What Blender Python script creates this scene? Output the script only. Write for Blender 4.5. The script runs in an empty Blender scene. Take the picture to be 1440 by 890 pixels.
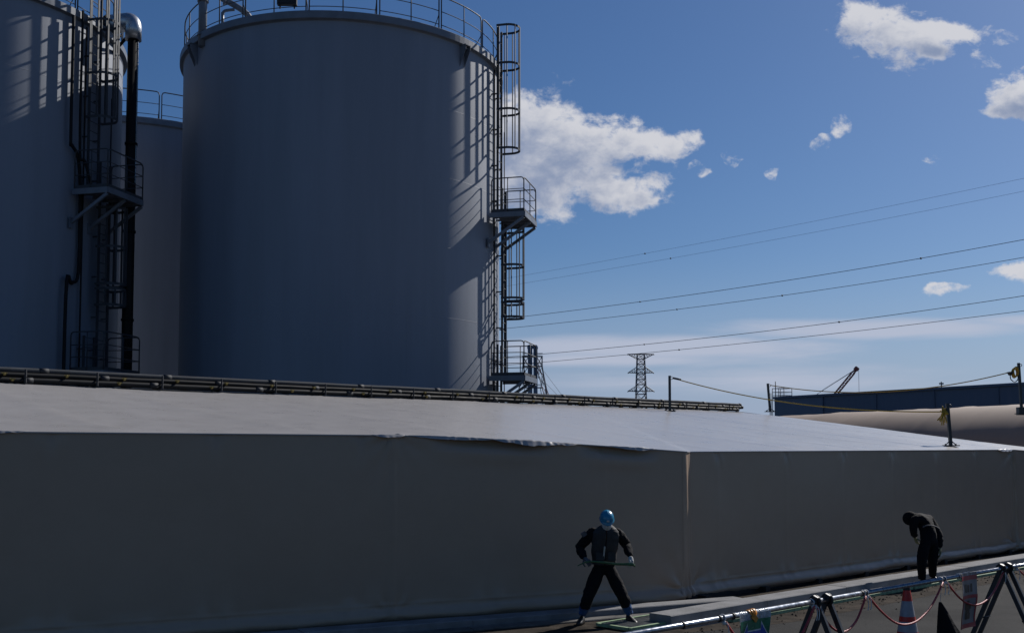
import bpy, math, random
from mathutils import Vector, Matrix, noise
from mathutils.bvhtree import BVHTree
random.seed(7)
R = math.radians
sc = bpy.context.scene
COL = sc.collection

# ------------------------------------------------------------------ camera
F = 1500.0                     # focal length in pixels of a 1440 wide picture
PITCH = math.atan(0.058)
HOR = 640.0
YPP = HOR - F * math.tan(PITCH)
CAMZ = 2.4
cam_d = bpy.data.cameras.new('camera')
cam = bpy.data.objects.new('camera', cam_d)
COL.objects.link(cam)
cam.location = (0, 0, CAMZ)
cam.rotation_euler = (math.pi / 2 + PITCH, 0, 0)
cam_d.sensor_width = 36.0
cam_d.lens = F / 1440 * 36
cam_d.shift_y = (YPP - 445.0) / 1440
cam_d.clip_start = 0.1
cam_d.clip_end = 6000
sc.camera = cam

# ------------------------------------------------------------------ light
SUN_AZ, SUN_EL = R(44.5), R(36.0)          # azimuth from +Y towards +X
SUN = Vector((math.sin(SUN_AZ) * math.cos(SUN_EL), math.cos(SUN_AZ) * math.cos(SUN_EL), math.sin(SUN_EL)))
sl = bpy.data.lights.new('sun', 'SUN')
so = bpy.data.objects.new('sun', sl)
COL.objects.link(so)
sl.energy = 5.0
sl.angle = R(0.5)
sl.color = (1.0, 0.96, 0.91)
so.rotation_euler = (-SUN).to_track_quat('-Z', 'Y').to_euler()
so.location = (30, 40, 60)
sc.view_settings.view_transform = 'Standard'
sc.view_settings.look = 'None'
sc.view_settings.exposure = -0.03
sc.view_settings.gamma = 1.0
sc.view_settings.use_curve_mapping = False

world = bpy.data.worlds.new('World')
sc.world = world
world.use_nodes = True
wn, wl = world.node_tree.nodes, world.node_tree.links
wn.clear()


class NG:
    """tiny helper for math node graphs"""
    def __init__(s, tree):
        s.n, s.l = tree.nodes, tree.links

    def m(s, op, a, b=None, c=None, clamp=False):
        nd = s.n.new('ShaderNodeMath')
        nd.operation = op
        nd.use_clamp = clamp
        for i, v in enumerate((a, b, c)):
            if v is None:
                continue
            if isinstance(v, (int, float)):
                nd.inputs[i].default_value = v
            else:
                s.l.new(v, nd.inputs[i])
        return nd.outputs[0]

    def smooth(s, v, a, b, lo=0.0, hi=1.0):
        nd = s.n.new('ShaderNodeMapRange')
        nd.interpolation_type = 'SMOOTHSTEP'
        s.l.new(v, nd.inputs[0])
        for i, x in enumerate((a, b, lo, hi)):
            nd.inputs[1 + i].default_value = x
        return nd.outputs[0]

    def noise(s, vec, scale, detail=5, rough=0.55, dist=0.0):
        nd = s.n.new('ShaderNodeTexNoise')
        if vec is not None:
            s.l.new(vec, nd.inputs['Vector'])
        nd.inputs['Scale'].default_value = scale
        nd.inputs['Detail'].default_value = detail
        nd.inputs['Roughness'].default_value = rough
        nd.inputs['Distortion'].default_value = dist
        return nd

    def mix(s, fac, a, b):
        nd = s.n.new('ShaderNodeMix')
        nd.data_type = 'RGBA'
        if isinstance(fac, (int, float)):
            nd.inputs[0].default_value = fac
        else:
            s.l.new(fac, nd.inputs[0])
        for i, v in ((6, a), (7, b)):
            if isinstance(v, (tuple, list)):
                nd.inputs[i].default_value = (v[0], v[1], v[2], 1)
            else:
                s.l.new(v, nd.inputs[i])
        return nd.outputs[2]


g = NG(world.node_tree)
SKY_STRENGTH = 0.051
sky = wn.new('ShaderNodeTexSky')
sky.sky_type = 'NISHITA'
sky.sun_disc = False
sky.sun_elevation = SUN_EL
sky.sun_rotation = SUN_AZ
sky.altitude = 50
sky.air_density = 1.0
sky.dust_density = 0.5
sky.ozone_density = 4.0
geo = wn.new('ShaderNodeTexCoord')
sep = wn.new('ShaderNodeSeparateXYZ')
wl.new(geo.outputs['Generated'], sep.inputs[0])
X, Y, Z = sep.outputs
yc = g.m('MAXIMUM', Y, 0.02)
U = g.m('DIVIDE', X, yc)
V = g.m('DIVIDE', Z, yc)
BL = [(745, 185, 105, 72), (815, 192, 88, 52), (885, 195, 88, 38), (948, 190, 48, 24),
      (760, 258, 120, 50), (850, 262, 92, 38), (690, 220, 120, 80), (905, 268, 34, 14), (775, 228, 105, 60),
      (1285, 42, 92, 44), (1350, 34, 58, 22), (1230, 18, 44, 28), (1320, 66, 46, 16), (1462, 122, 72, 32), (1440, 148, 50, 16),
      (1452, 380, 72, 20), (1330, 410, 27, 10, .25), (978, 231, 20, 16, .32), (1029, 218, 16, 10, .12), (1098, 238, 11, 9, .12),
      (1190, 170, 15, 17, .02), (1312, 204, 18, 24, -.02), (1385, 72, 60, 12, -.05), (1420, 42, 40, 14, .2), (925, 240, 50, 14, .12), (1160, 200, 20, 12, .05),
      (300, -120, 260, 60), (1650, 200, 120, 60), (1900, 420, 200, 50)]


def cloud_field(du, dv, detail):
    uu, vv = g.m('ADD', U, du), g.m('ADD', V, dv)
    cb = wn.new('ShaderNodeCombineXYZ')
    wl.new(uu, cb.inputs[0])
    wl.new(g.m('MULTIPLY', vv, 1.3), cb.inputs[1])
    wr = g.noise(cb.outputs[0], 16.0, 3, 0.55)
    sp = wn.new('ShaderNodeSeparateColor')
    wl.new(wr.outputs['Color'], sp.inputs[0])
    uu = g.m('ADD', uu, g.m('MULTIPLY', g.m('SUBTRACT', sp.outputs[0], 0.5), 0.055))
    vv = g.m('ADD', vv, g.m('MULTIPLY', g.m('SUBTRACT', sp.outputs[1], 0.5), 0.040))
    acc = None
    for bl_ in BL:
        px, py, ax, ay = bl_[:4]
        a = g.m('MULTIPLY_ADD', uu, F / ax, -(px - 720) / ax)
        c = g.m('MULTIPLY_ADD', vv, F / ay, -(HOR - py) / ay)
        q = g.m('SQRT', g.m('ADD', g.m('MULTIPLY', a, a), g.m('MULTIPLY', c, c)))
        o_ = g.m('SUBTRACT', 1.0, q)
        if len(bl_) > 4: o_ = g.m('MINIMUM', o_, bl_[4])
        acc = o_ if acc is None else g.m('SMOOTH_MAX', acc, o_, 0.22)
    na = g.noise(cb.outputs[0], 24.0, detail, 0.62, 0.35)
    nb = g.noise(cb.outputs[0], 75.0, 4, 0.62, 0.2)
    nz = g.m('ADD', g.m('MULTIPLY', g.m('SUBTRACT', na.outputs[0], 0.5), 1.9), g.m('MULTIPLY', g.m('SUBTRACT', nb.outputs[0], 0.5), 0.7))
    return g.m('ADD', g.m('MINIMUM', acc, 0.8), nz)


def blob(px, py, ax, ay, amp=1.0):
    u0, v0 = (px - 720) / F, (HOR - py) / F
    a = g.m('DIVIDE', g.m('SUBTRACT', U, u0), ax / F)
    b = g.m('DIVIDE', g.m('SUBTRACT', V, v0), ay / F)
    q = g.m('SQRT', g.m('ADD', g.m('MULTIPLY', a, a), g.m('MULTIPLY', b, b)))
    return g.m('MULTIPLY', g.m('SUBTRACT', 1.0, q), amp)


def union(bs):
    o = bs[0]
    for b in bs[1:]:
        o = g.m('SMOOTH_MAX', o, b, 0.25)
    return o


dens = cloud_field(0.0, 0.0, 7)
sunward = cloud_field(0.014, 0.020, 4)
front = g.smooth(Y, 0.05, 0.2)
alpha = g.m('MULTIPLY', g.smooth(dens, 0.02, 0.50), front)
# less light reaches the parts with much cloud between them and the sun
thick = g.smooth(g.m('ADD', g.m('MULTIPLY', sunward, 0.65), g.m('MULTIPLY', dens, 0.35)), 0.02, 1.05)
# thin streaks low down
streak_v = wn.new('ShaderNodeCombineXYZ')
wl.new(g.m('MULTIPLY', g.m('ADD', U, g.m('MULTIPLY', V, 0.0)), 1.0), streak_v.inputs[0])
wl.new(g.m('MULTIPLY', g.m('SUBTRACT', V, g.m('MULTIPLY', U, 0.05)), 9.0), streak_v.inputs[1])
ns = g.noise(streak_v.outputs[0], 5.0, 6, 0.6, 0.4)
band = union([blob(930, 489, 330, 25, 1.1), blob(1230, 462, 320, 20, 1.0), blob(860, 505, 260, 15, 0.9),
              blob(1050, 535, 420, 26, 0.55), blob(1480, 450, 160, 12, 0.8)])
stk = g.m('MULTIPLY', g.smooth(g.m('ADD', band, g.m('MULTIPLY', g.m('SUBTRACT', ns.outputs[0], 0.5), 1.1)), 0.0, 0.7), 0.8)
haze = g.smooth(V, 0.26, -0.02, 0.0, 0.30)
CLOUD_W, CLOUD_G = (12.4, 12.6, 13.6), (4.7, 5.9, 8.8)
ccol = g.mix(thick, CLOUD_W, CLOUD_G)
hs = wn.new('ShaderNodeHueSaturation')
wl.new(sky.outputs[0], hs.inputs['Color'])
hs.inputs['Saturation'].default_value = 1.17
tint = wn.new('ShaderNodeMix')
tint.data_type = 'RGBA'
tint.blend_type = 'MULTIPLY'
tint.inputs[0].default_value = 1.0
wl.new(hs.outputs[0], tint.inputs[6])
tint.inputs[7].default_value = (0.97, 1.05, 1.21, 1)       # clear, very blue spring air
low = g.smooth(V, 0.20, 0.0, 0.0, 0.85)
cH = g.mix(low, tint.outputs[2], (6.0, 7.5, 11.0))
c0 = g.mix(stk, cH, (9.6, 10.3, 12.6))
c1 = g.mix(alpha, c0, ccol)
bg = wn.new('ShaderNodeBackground')
bg.inputs[1].default_value = SKY_STRENGTH
wl.new(c1, bg.inputs[0])
wo = wn.new('ShaderNodeOutputWorld')
wl.new(bg.outputs[0], wo.inputs[0])


# ------------------------------------------------------------------ helpers
def P(px, py, d):
    """world point seen at pixel (px,py) of the 1440x890 picture at depth Y=d"""
    u, v = (px - 720) / F, (YPP - py) / F
    dy = math.cos(PITCH) - v * math.sin(PITCH)
    dz = math.sin(PITCH) + v * math.cos(PITCH)
    return Vector((u / dy * d, d, CAMZ + dz / dy * d))


def G(px, py, z=0.0):
    """world point at pixel on the level z"""
    a = P(px, py, 1.0)
    k = (z - CAMZ) / (a.z - CAMZ)
    return Vector((a.x * k, k, z))


def tag(o, label=None, cat=None, group=None, kind=None):
    if label: o['label'] = label
    if cat: o['category'] = cat
    if group: o['group'] = group
    if kind: o['kind'] = kind
    return o


def empty(name, loc=(0, 0, 0), label=None, cat=None, group=None):
    o = bpy.data.objects.new(name, None)
    COL.objects.link(o)
    o.location = loc
    o.empty_display_size = 0.3
    return tag(o, label, cat, group)


class MB:
    """collects faces in world space, build() links them as one mesh object"""
    def __init__(s):
        s.v, s.f, s.mi, s.uv, s.sm = [], [], [], None, []

    def add(s, vs, fs, mi=0, smooth=False):
        o = len(s.v)
        s.v += [tuple(x) for x in vs]
        for f in fs:
            s.f.append([i + o for i in f])
            s.mi.append(mi)
            s.sm.append(smooth)

    def hexa(s, c, ax, ay, az, mi=0):
        """box from centre and three half axes"""
        c, ax, ay, az = map(Vector, (c, ax, ay, az))
        vs = [c + ax * i + ay * j + az * k for k in (-1, 1) for j in (-1, 1) for i in (-1, 1)]
        fs = [(0, 2, 3, 1), (4, 5, 7, 6), (0, 1, 5, 4), (2, 6, 7, 3), (0, 4, 6, 2), (1, 3, 7, 5)]
        if ax.cross(ay).dot(az) < 0:
            fs = [tuple(reversed(f)) for f in fs]
        s.add(vs, fs, mi)

    def bar(s, a, b, w, h, up=(0, 0, 1), mi=0):
        a, b = Vector(a), Vector(b)
        d = (b - a)
        L = d.length
        if L < 1e-6: return
        d /= L
        u = Vector(up)
        if abs(d.dot(u)) > 0.98: u = Vector((1, 0, 0)) if abs(d.x) < 0.9 else Vector((0, 1, 0))
        x = d.cross(u).normalized()
        y = x.cross(d).normalized()
        s.hexa((a + b) / 2, x * w / 2, d * L / 2, y * h / 2, mi)

    def tube(s, pts, r, seg=8, closed=False, mi=0, cap=True):
        pts = [Vector(p) for p in pts]
        n = len(pts)
        rs = r if isinstance(r, (list, tuple)) else [r] * n
        vs, fs = [], []
        prev = None
        for i, p in enumerate(pts):
            if closed:
                t = (pts[(i + 1) % n] - pts[i - 1])
            else:
                t = pts[min(i + 1, n - 1)] - pts[max(i - 1, 0)]
            t = t.normalized() if t.length > 1e-9 else Vector((0, 0, 1))
            if prev is None:
                u = Vector((0, 0, 1)) if abs(t.z) < 0.95 else Vector((1, 0, 0))
                x = t.cross(u).normalized()
            else:
                x = (prev - t * prev.dot(t))
                x = x.normalized() if x.length > 1e-6 else t.orthogonal().normalized()
            prev = x
            y = t.cross(x)
            for k in range(seg):
                a = 2 * math.pi * k / seg
                vs.append(p + (x * math.cos(a) + y * math.sin(a)) * rs[i])
        m = n if closed else n - 1
        for i in range(m):
            for k in range(seg):
                j = (i + 1) % n
                fs.append((i * seg + k, i * seg + (k + 1) % seg, j * seg + (k + 1) % seg, j * seg + k))
        o = len(s.v)
        s.add(vs, fs, mi, seg > 4)
        if cap and not closed:
            s.add([], [], mi)
            s.f.append([o + k for k in reversed(range(seg))]); s.mi.append(mi); s.sm.append(False)
            s.f.append([o + (n - 1) * seg + k for k in range(seg)]); s.mi.append(mi); s.sm.append(False)

    def lathe(s, c, prof, seg=24, mi=0, smooth=True, axis=None):
        """profile of (r,z) turned about the vertical through c"""
        c = Vector(c)
        M = Matrix.Identity(3)
        if axis is not None:
            M = Vector((0, 0, 1)).rotation_difference(Vector(axis)).to_matrix()
        vs = []
        for (r, z) in prof:
            for k in range(seg):
                a = 2 * math.pi * k / seg
                vs.append(c + M @ Vector((r * math.cos(a), r * math.sin(a), z)))
        fs = []
        for i in range(len(prof) - 1):
            for k in range(seg):
                fs.append((i * seg + k, i * seg + (k + 1) % seg, (i + 1) * seg + (k + 1) % seg, (i + 1) * seg + k))
        s.add(vs, fs, mi, smooth)

    def grid(s, rows, mi=0, smooth=True, flip=False):
        """rows: list of equally long lists of points"""
        n = len(rows[0])
        vs = [p for r in rows for p in r]
        fs = []
        for i in range(len(rows) - 1):
            for k in range(n - 1):
                q = (i * n + k, i * n + k + 1, (i + 1) * n + k + 1, (i + 1) * n + k)
                fs.append(tuple(reversed(q)) if flip else q)
        s.add(vs, fs, mi, smooth)

    def poly(s, pts, mi=0):
        s.add(pts, [tuple(range(len(pts)))], mi)

    def build(s, name, mats, parent=None, uvf=None):
        me = bpy.data.meshes.new(name)
        loc = parent.location.copy() if parent is not None else None
        pw = Vector((0, 0, 0))
        q = parent
        while q is not None:
            pw += q.location
            q = q.parent
        if parent is None:
            xs = [v[0] for v in s.v]; ys = [v[1] for v in s.v]; zs = [v[2] for v in s.v]
            pw = Vector(((min(xs) + max(xs)) / 2, (min(ys) + max(ys)) / 2, min(zs)))
        me.from_pydata([tuple(Vector(v) - pw) for v in s.v], [], s.f)
        if not isinstance(mats, (list, tuple)): mats = [mats]
        for m in mats: me.materials.append(m)
        for p, mi, sm in zip(me.polygons, s.mi, s.sm):
            p.material_index = mi
            p.use_smooth = sm
        if uvf:
            uvl = me.uv_layers.new(name='uv')
            for lp in me.loops:
                uvl.data[lp.index].uv = uvf(Vector(s.v[lp.vertex_index]))
        me.update()
        o = bpy.data.objects.new(name, me)
        COL.objects.link(o)
        if parent is None: o.location = pw
        else: o.parent = parent
        return o


def catmull(pts, n=8):
    pts = [Vector(p) for p in pts]
    out = []
    for i in range(len(pts) - 1):
        p0, p1, p2, p3 = pts[max(i - 1, 0)], pts[i], pts[i + 1], pts[min(i + 2, len(pts) - 1)]
        for k in range(n):
            t = k / n
            out.append(0.5 * ((2 * p1) + (p2 - p0) * t + (2 * p0 - 5 * p1 + 4 * p2 - p3) * t * t + (3 * p1 - p0 - 3 * p2 + p3) * t ** 3))
    out.append(pts[-1])
    return out


def fbm(x, y, z=0.0, o=4):
    return noise.fractal(Vector((x, y, z)), 1.0, 2.0, o)


# ------------------------------------------------------------------ materials
def mat(name, col, rough=0.5, metal=0.0, var=0.12, scale=3.0, bump=0.0, bscale=30.0, spec=0.5, streak=False, coat=0.0):
    m = bpy.data.materials.new(name)
    m.use_nodes = True
    nt = m.node_tree
    b = nt.nodes['Principled BSDF']
    h = NG(nt)
    tc = nt.nodes.new('ShaderNodeTexCoord')
    vec = tc.outputs['Object']
    if streak:
        mp = nt.nodes.new('ShaderNodeMapping')
        mp.inputs['Scale'].default_value = (1, 1, 0.08)
        nt.links.new(vec, mp.inputs[0])
        svec = mp.outputs[0]
    else:
        svec = vec
    nz = h.noise(svec, scale, 6, 0.6)
    f = h.smooth(nz.outputs[0], 0.3, 0.7)
    dark = tuple(c * (1 - var) for c in col)
    lite = tuple(min(1, c * (1 + var * 0.7)) for c in col)
    c = h.mix(f, dark, lite)
    nt.links.new(c, b.inputs['Base Color'])
    b.inputs['Roughness'].default_value = rough
    b.inputs['Metallic'].default_value = metal
    b.inputs['Specular IOR Level'].default_value = spec
    if coat: b.inputs['Coat Weight'].default_value = coat
    rv = h.smooth(nz.outputs[0], 0.25, 0.75, max(0.02, rough - 0.08), min(1, rough + 0.08))
    nt.links.new(rv, b.inputs['Roughness'])
    if bump:
        nb = h.noise(vec, bscale, 5, 0.6)
        bp = nt.nodes.new('ShaderNodeBump')
        bp.inputs['Strength'].default_value = bump
        bp.inputs['Distance'].default_value = 0.02
        nt.links.new(nb.outputs[0], bp.inputs['Height'])
        nt.links.new(bp.outputs[0], b.inputs['Normal'])
    return m


def tank_material():
    m = mat('tank_paint', (0.172, 0.198, 0.25), 0.60, spec=0.9, var=0.14, scale=0.9, streak=True)
    nt = m.node_tree
    h = NG(nt)
    b = nt.nodes['Principled BSDF']
    uv = nt.nodes.new('ShaderNodeUVMap')
    br = nt.nodes.new('ShaderNodeTexBrick')
    nt.links.new(uv.outputs[0], br.inputs['Vector'])
    br.inputs['Scale'].default_value = 1.0
    br.inputs['Brick Width'].default_value = 5.76
    br.inputs['Row Height'].default_value = 2.25
    br.inputs['Mortar Size'].default_value = 0.012
    br.inputs['Mortar Smooth'].default_value = 0.6
    br.inputs['Color1'].default_value = (0, 0, 0, 1)
    br.inputs['Color2'].default_value = (0, 0, 0, 1)
    br.inputs['Mortar'].default_value = (1, 1, 1, 1)
    bp = nt.nodes.new('ShaderNodeBump')
    bp.inputs['Strength'].default_value = 0.3
    bp.inputs['Distance'].default_value = 0.008
    nt.links.new(br.outputs['Fac'], bp.inputs['Height'])
    nt.links.new(bp.outputs[0], b.inputs['Normal'])
    return m


def tarp_material(name, col, rough=0.34):
    m = bpy.data.materials.new(name)
    m.use_nodes = True
    nt = m.node_tree
    h = NG(nt)
    b = nt.nodes['Principled BSDF']
    tc = nt.nodes.new('ShaderNodeTexCoord')
    vec = tc.outputs['Object']
    n_big = h.noise(vec, 0.35, 4, 0.55)
    n_mid = h.noise(vec, 2.2, 6, 0.65)
    mp = nt.nodes.new('ShaderNodeMapping')
    mp.inputs['Rotation'].default_value = (0, 0, R(-44))
    mp.inputs['Scale'].default_value = (0.25, 3.0, 3.0)
    nt.links.new(vec, mp.inputs[0])
    n_st = h.noise(mp.outputs[0], 1.3, 6, 0.65)
    f = h.m('ADD', h.m('MULTIPLY', n_mid.outputs[0], 0.45), h.m('ADD', h.m('MULTIPLY', n_st.outputs[0], 0.30), h.m('MULTIPLY', n_big.outputs[0], 0.25)))
    c = h.mix(h.smooth(f, 0.34, 0.66), tuple(x * 0.955 for x in col), tuple(x * 1.02 for x in col))
    nt.links.new(c, b.inputs['Base Color'])
    nt.links.new(h.smooth(n_mid.outputs[0], 0.3, 0.7, rough - 0.02, rough + 0.03), b.inputs['Roughness'])
    b.inputs['Specular IOR Level'].default_value = 0.5
    bp = nt.nodes.new('ShaderNodeBump')
    bp.inputs['Strength'].default_value = 0.06
    bp.inputs['Distance'].default_value = 0.02
    hb = h.m('ADD', h.m('MULTIPLY', n_mid.outputs[0], 0.6), h.m('MULTIPLY', n_st.outputs[0], 0.5))
    nt.links.new(hb, bp.inputs['Height'])
    nt.links.new(bp.outputs[0], b.inputs['Normal'])
    return m


M = {}
M['tank'] = tank_material()
M['tank_trim'] = mat('tank_trim_paint', (0.13, 0.15, 0.185), 0.45, var=0.15, scale=2.5, bump=0.05)
M['rail'] = mat('galvanised_rail', (0.05, 0.055, 0.064), 0.6, 0.0, spec=0.3, var=0.2, scale=6)
M['tarp'] = tarp_material('beige_tarpaulin_bounce_warmed', (0.37, 0.272, 0.198), 0.36)  # shelter walls: warm ground bounce mixed into the sheet colour
M['tarp_roof'] = tarp_material('beige_tarpaulin_sky_cooled', (0.35, 0.338, 0.335), 0.29)  # same shelter sheet, cool sky light on the roof mixed into its colour
M['tarp_brown'] = tarp_material('brown_tarpaulin', (0.26, 0.19, 0.14), 0.7)
M['black_pipe'] = mat('black_polyethylene', (0.012, 0.013, 0.015), 0.65, spec=0.15, var=0.3, scale=5)
M['grey_pipe'] = mat('grey_lagging', (0.050, 0.055, 0.063), 0.8, spec=0.15, var=0.25, scale=4, bump=0.1)
M['brass'] = mat('brass_valve', (0.26, 0.19, 0.05), 0.55, 0.2, var=0.3, scale=20)
M['dark_steel'] = mat('dark_steel', (0.028, 0.03, 0.035), 0.65, 0.0, spec=0.2, var=0.3, scale=8)
M['post'] = mat('post_paint', (0.020, 0.026, 0.032), 0.4, 0.1, var=0.3, scale=8)
M['rope_y'] = mat('yellow_rope', (0.38, 0.25, 0.03), 0.8, var=0.3, scale=40)
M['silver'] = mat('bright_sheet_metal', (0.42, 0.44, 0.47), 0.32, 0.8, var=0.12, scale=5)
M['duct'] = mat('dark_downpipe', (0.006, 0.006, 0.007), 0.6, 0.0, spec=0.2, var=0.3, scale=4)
M['asphalt'] = None
M['concrete'] = mat('grey_concrete', (0.20, 0.20, 0.205), 0.85, spec=0.15, var=0.25, scale=2.2, bump=0.35, bscale=60)
M['concrete_dark'] = mat('darker_concrete', (0.13, 0.125, 0.12), 0.9, spec=0.15, var=0.4, scale=2.0, bump=0.4, bscale=40)  # darker and patchier than the other concrete
M['gap'] = mat('shadow_gap_black', (0.008, 0.008, 0.009), 0.7, var=0.2)  # shade of the gap under the sheets, put in as black
M['green'] = mat('faded_green_paint', (0.22, 0.32, 0.18), 0.7, var=0.35, scale=9)
M['grate'] = mat('grating_steel', (0.22, 0.23, 0.23), 0.5, 0.5, var=0.2, scale=12)
M['scaffold'] = mat('scaffold_tube', (0.30, 0.32, 0.36), 0.30, 0.9, var=0.25, scale=14)
M['rubber'] = mat('black_rubber', (0.012, 0.012, 0.013), 0.55, var=0.3, scale=20)
M['trestle'] = mat('trestle_paint', (0.018, 0.021, 0.027), 0.45, 0.1, var=0.4, scale=12)
M['red_rope'] = mat('red_rope', (0.36, 0.025, 0.03), 0.5, var=0.35, scale=60, bump=0.3, bscale=120)
M['cone_red'] = mat('cone_red', (0.55, 0.02, 0.012), 0.45, var=0.2, scale=14)
M['cone_white'] = mat('cone_white', (0.30, 0.29, 0.32), 0.4, var=0.15, scale=14)
M['white'] = mat('white_cloth', (0.55, 0.55, 0.55), 0.7, var=0.15, scale=20)
M['sign_white'] = mat('sign_sheet', (0.17, 0.17, 0.19), 0.35, var=0.15, scale=9)
M['sign_red'] = mat('sign_red', (0.30, 0.02, 0.04), 0.4, var=0.2, scale=9)
M['sign_black'] = mat('sign_black', (0.012, 0.012, 0.016), 0.4, var=0.2, scale=9)
M['poster_green'] = mat('poster_green', (0.01, 0.16, 0.09), 0.3, var=0.2, scale=9)
M['poster_blue'] = mat('poster_blue', (0.01, 0.06, 0.36), 0.3, var=0.2, scale=9)
M['poster_white'] = mat('poster_white', (0.5, 0.55, 0.58), 0.3, var=0.15, scale=9)
M['tape'] = mat('orange_tape', (0.55, 0.22, 0.03), 0.35, var=0.3, scale=30)
M['plastic'] = mat('cloudy_plastic', (0.30, 0.34, 0.38), 0.18, var=0.35, scale=16, bump=0.5, bscale=40)
M['blue_wall'] = None
M['cloth_black'] = mat('black_work_cloth', (0.006, 0.006, 0.008), 0.9, spec=0.2, var=0.35, scale=12, bump=0.5, bscale=25)
M['vest'] = mat('charcoal_vest', (0.030, 0.030, 0.032), 0.8, var=0.3, scale=10, bump=0.4, bscale=30)
M['helmet'] = mat('blue_helmet_shell', (0.008, 0.19, 0.33), 0.28, var=0.1, scale=6, coat=0.3)
M['hood'] = mat('dark_helmet', (0.012, 0.016, 0.022), 0.5, var=0.2, scale=6)
M['skin'] = mat('skin', (0.34, 0.20, 0.14), 0.5, var=0.1, scale=10)
M['glove_w'] = mat('pale_glove', (0.42, 0.42, 0.40), 0.8, var=0.2, scale=30)
M['glove_y'] = mat('ochre_glove', (0.20, 0.19, 0.10), 0.8, var=0.2, scale=30)
M['glove_d'] = mat('grey_glove', (0.09, 0.09, 0.10), 0.8, var=0.2, scale=30)
M['boot_blue'] = mat('blue_boot_cover', (0.006, 0.06, 0.19), 0.55, var=0.3, scale=12, bump=0.3, bscale=30)
M['boot_black'] = mat('black_boot', (0.014, 0.014, 0.016), 0.5, var=0.3, scale=20)
M['lattice'] = mat('hazed_lattice_steel', (0.075, 0.095, 0.13), 0.6, 0.1, var=0.1)  # steel shifted bluish, distance haze mixed into the colour
M['stack'] = mat('stack_paint_hazed', (0.12, 0.18, 0.28), 0.6, var=0.15, scale=0.1)  # stack colour with some blue distance haze mixed in
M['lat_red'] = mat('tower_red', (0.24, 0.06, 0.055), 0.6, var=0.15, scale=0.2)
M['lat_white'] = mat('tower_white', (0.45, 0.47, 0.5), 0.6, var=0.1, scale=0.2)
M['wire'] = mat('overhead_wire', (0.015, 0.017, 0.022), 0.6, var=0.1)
M['wire_pale'] = mat('overhead_wire_faint', (0.12, 0.18, 0.30), 0.6, var=0.1)  # lightened towards sky blue so the upper wires look fainter


def asphalt():
    m = mat('asphalt', (0.058, 0.058, 0.060), 0.85, var=0.3, scale=0.7)
    nt = m.node_tree
    h = NG(nt)
    b = nt.nodes['Principled BSDF']
    tc = nt.nodes.new('ShaderNodeTexCoord')
    a = h.noise(tc.outputs['Object'], 0.6, 8, 0.7, 0.6)
    f = h.noise(tc.outputs['Object'], 110.0, 3, 0.7)
    st = h.noise(tc.outputs['Object'], 2.3, 7, 0.72, 1.2)
    base = h.mix(h.smooth(a.outputs[0], 0.35, 0.65), (0.018, 0.018, 0.019), (0.030, 0.030, 0.030))
    base = h.mix(h.smooth(f.outputs[0], 0.35, 0.7), base, (0.040, 0.040, 0.040))
    base = h.mix(h.smooth(st.outputs[0], 0.58, 0.70, 0, 0.6), base, (0.045, 0.041, 0.037))
    nt.links.new(base, b.inputs['Base Color'])
    bp = nt.nodes.new('ShaderNodeBump')
    bp.inputs['Strength'].default_value = 0.6
    bp.inputs['Distance'].default_value = 0.008
    nt.links.new(f.outputs[0], bp.inputs['Height'])
    nt.links.new(bp.outputs[0], b.inputs['Normal'])
    return m


M['asphalt'] = asphalt()
M['asphalt'].node_tree.nodes['Principled BSDF'].inputs['Specular IOR Level'].default_value = 0.05
M['ground'] = mat('gravelly_ground', (0.055, 0.054, 0.052), 0.95, spec=0.05, var=0.4, scale=0.5, bump=0.5, bscale=20)
M['dirt'] = mat('sandy_dirt', (0.045, 0.037, 0.030), 0.95, spec=0.05, var=0.55, scale=3.0, bump=0.7, bscale=30)


def blue_wall():
    m = mat('blue_cladding', (0.065, 0.098, 0.155), 0.55, var=0.08, scale=0.12)
    nt = m.node_tree
    b = nt.nodes['Principled BSDF']
    tc = nt.nodes.new('ShaderNodeTexCoord')
    wv = nt.nodes.new('ShaderNodeTexWave')
    wv.wave_type = 'BANDS'
    wv.bands_direction = 'X'
    wv.inputs['Scale'].default_value = 0.9
    nt.links.new(tc.outputs['Object'], wv.inputs[0])
    bp = nt.nodes.new('ShaderNodeBump')
    bp.inputs['Strength'].default_value = 0.35
    bp.inputs['Distance'].default_value = 0.05
    nt.links.new(wv.outputs[1], bp.inputs['Height'])
    nt.links.new(bp.outputs[0], b.inputs['Normal'])
    return m


M['blue_wall'] = blue_wall()

# ------------------------------------------------------------------ layout of the tarpaulin shelter
C1 = Vector((2.87, 17.55, 0))
LD = Vector((-0.892, -0.452, 0)).normalized()      # along the left wall, leaving the corner
LN = Vector((0.452, -0.892, 0)).normalized()       # its outward side
C2 = Vector((12.5, 26.64, 0))
RD = (C2 - C1).normalized()
RN = Vector((RD.y, -RD.x, 0))
C3 = Vector((15.3, 29.0, 0))
ED = (C3 - C2).normalized()
EN = Vector((ED.y, -ED.x, 0))
RLEN = (C2 - C1).length


def W(t, n, z=0.0):
    """point in right wall coordinates: t along it, n outward"""
    return C1 + RD * t + RN * n + Vector((0, 0, z))


def WL(t, n, z=0.0):
    return C1 + LD * t + LN * n + Vector((0, 0, z))


# --- ground sheets
b = MB()
n = 24
b.poly([(-2500, -400, 0), (2500, -400, 0), (2500, 4500, 0), (-2500, 4500, 0)])
tag(b.build('ground', M['ground']), kind='structure')
b = MB()
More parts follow.
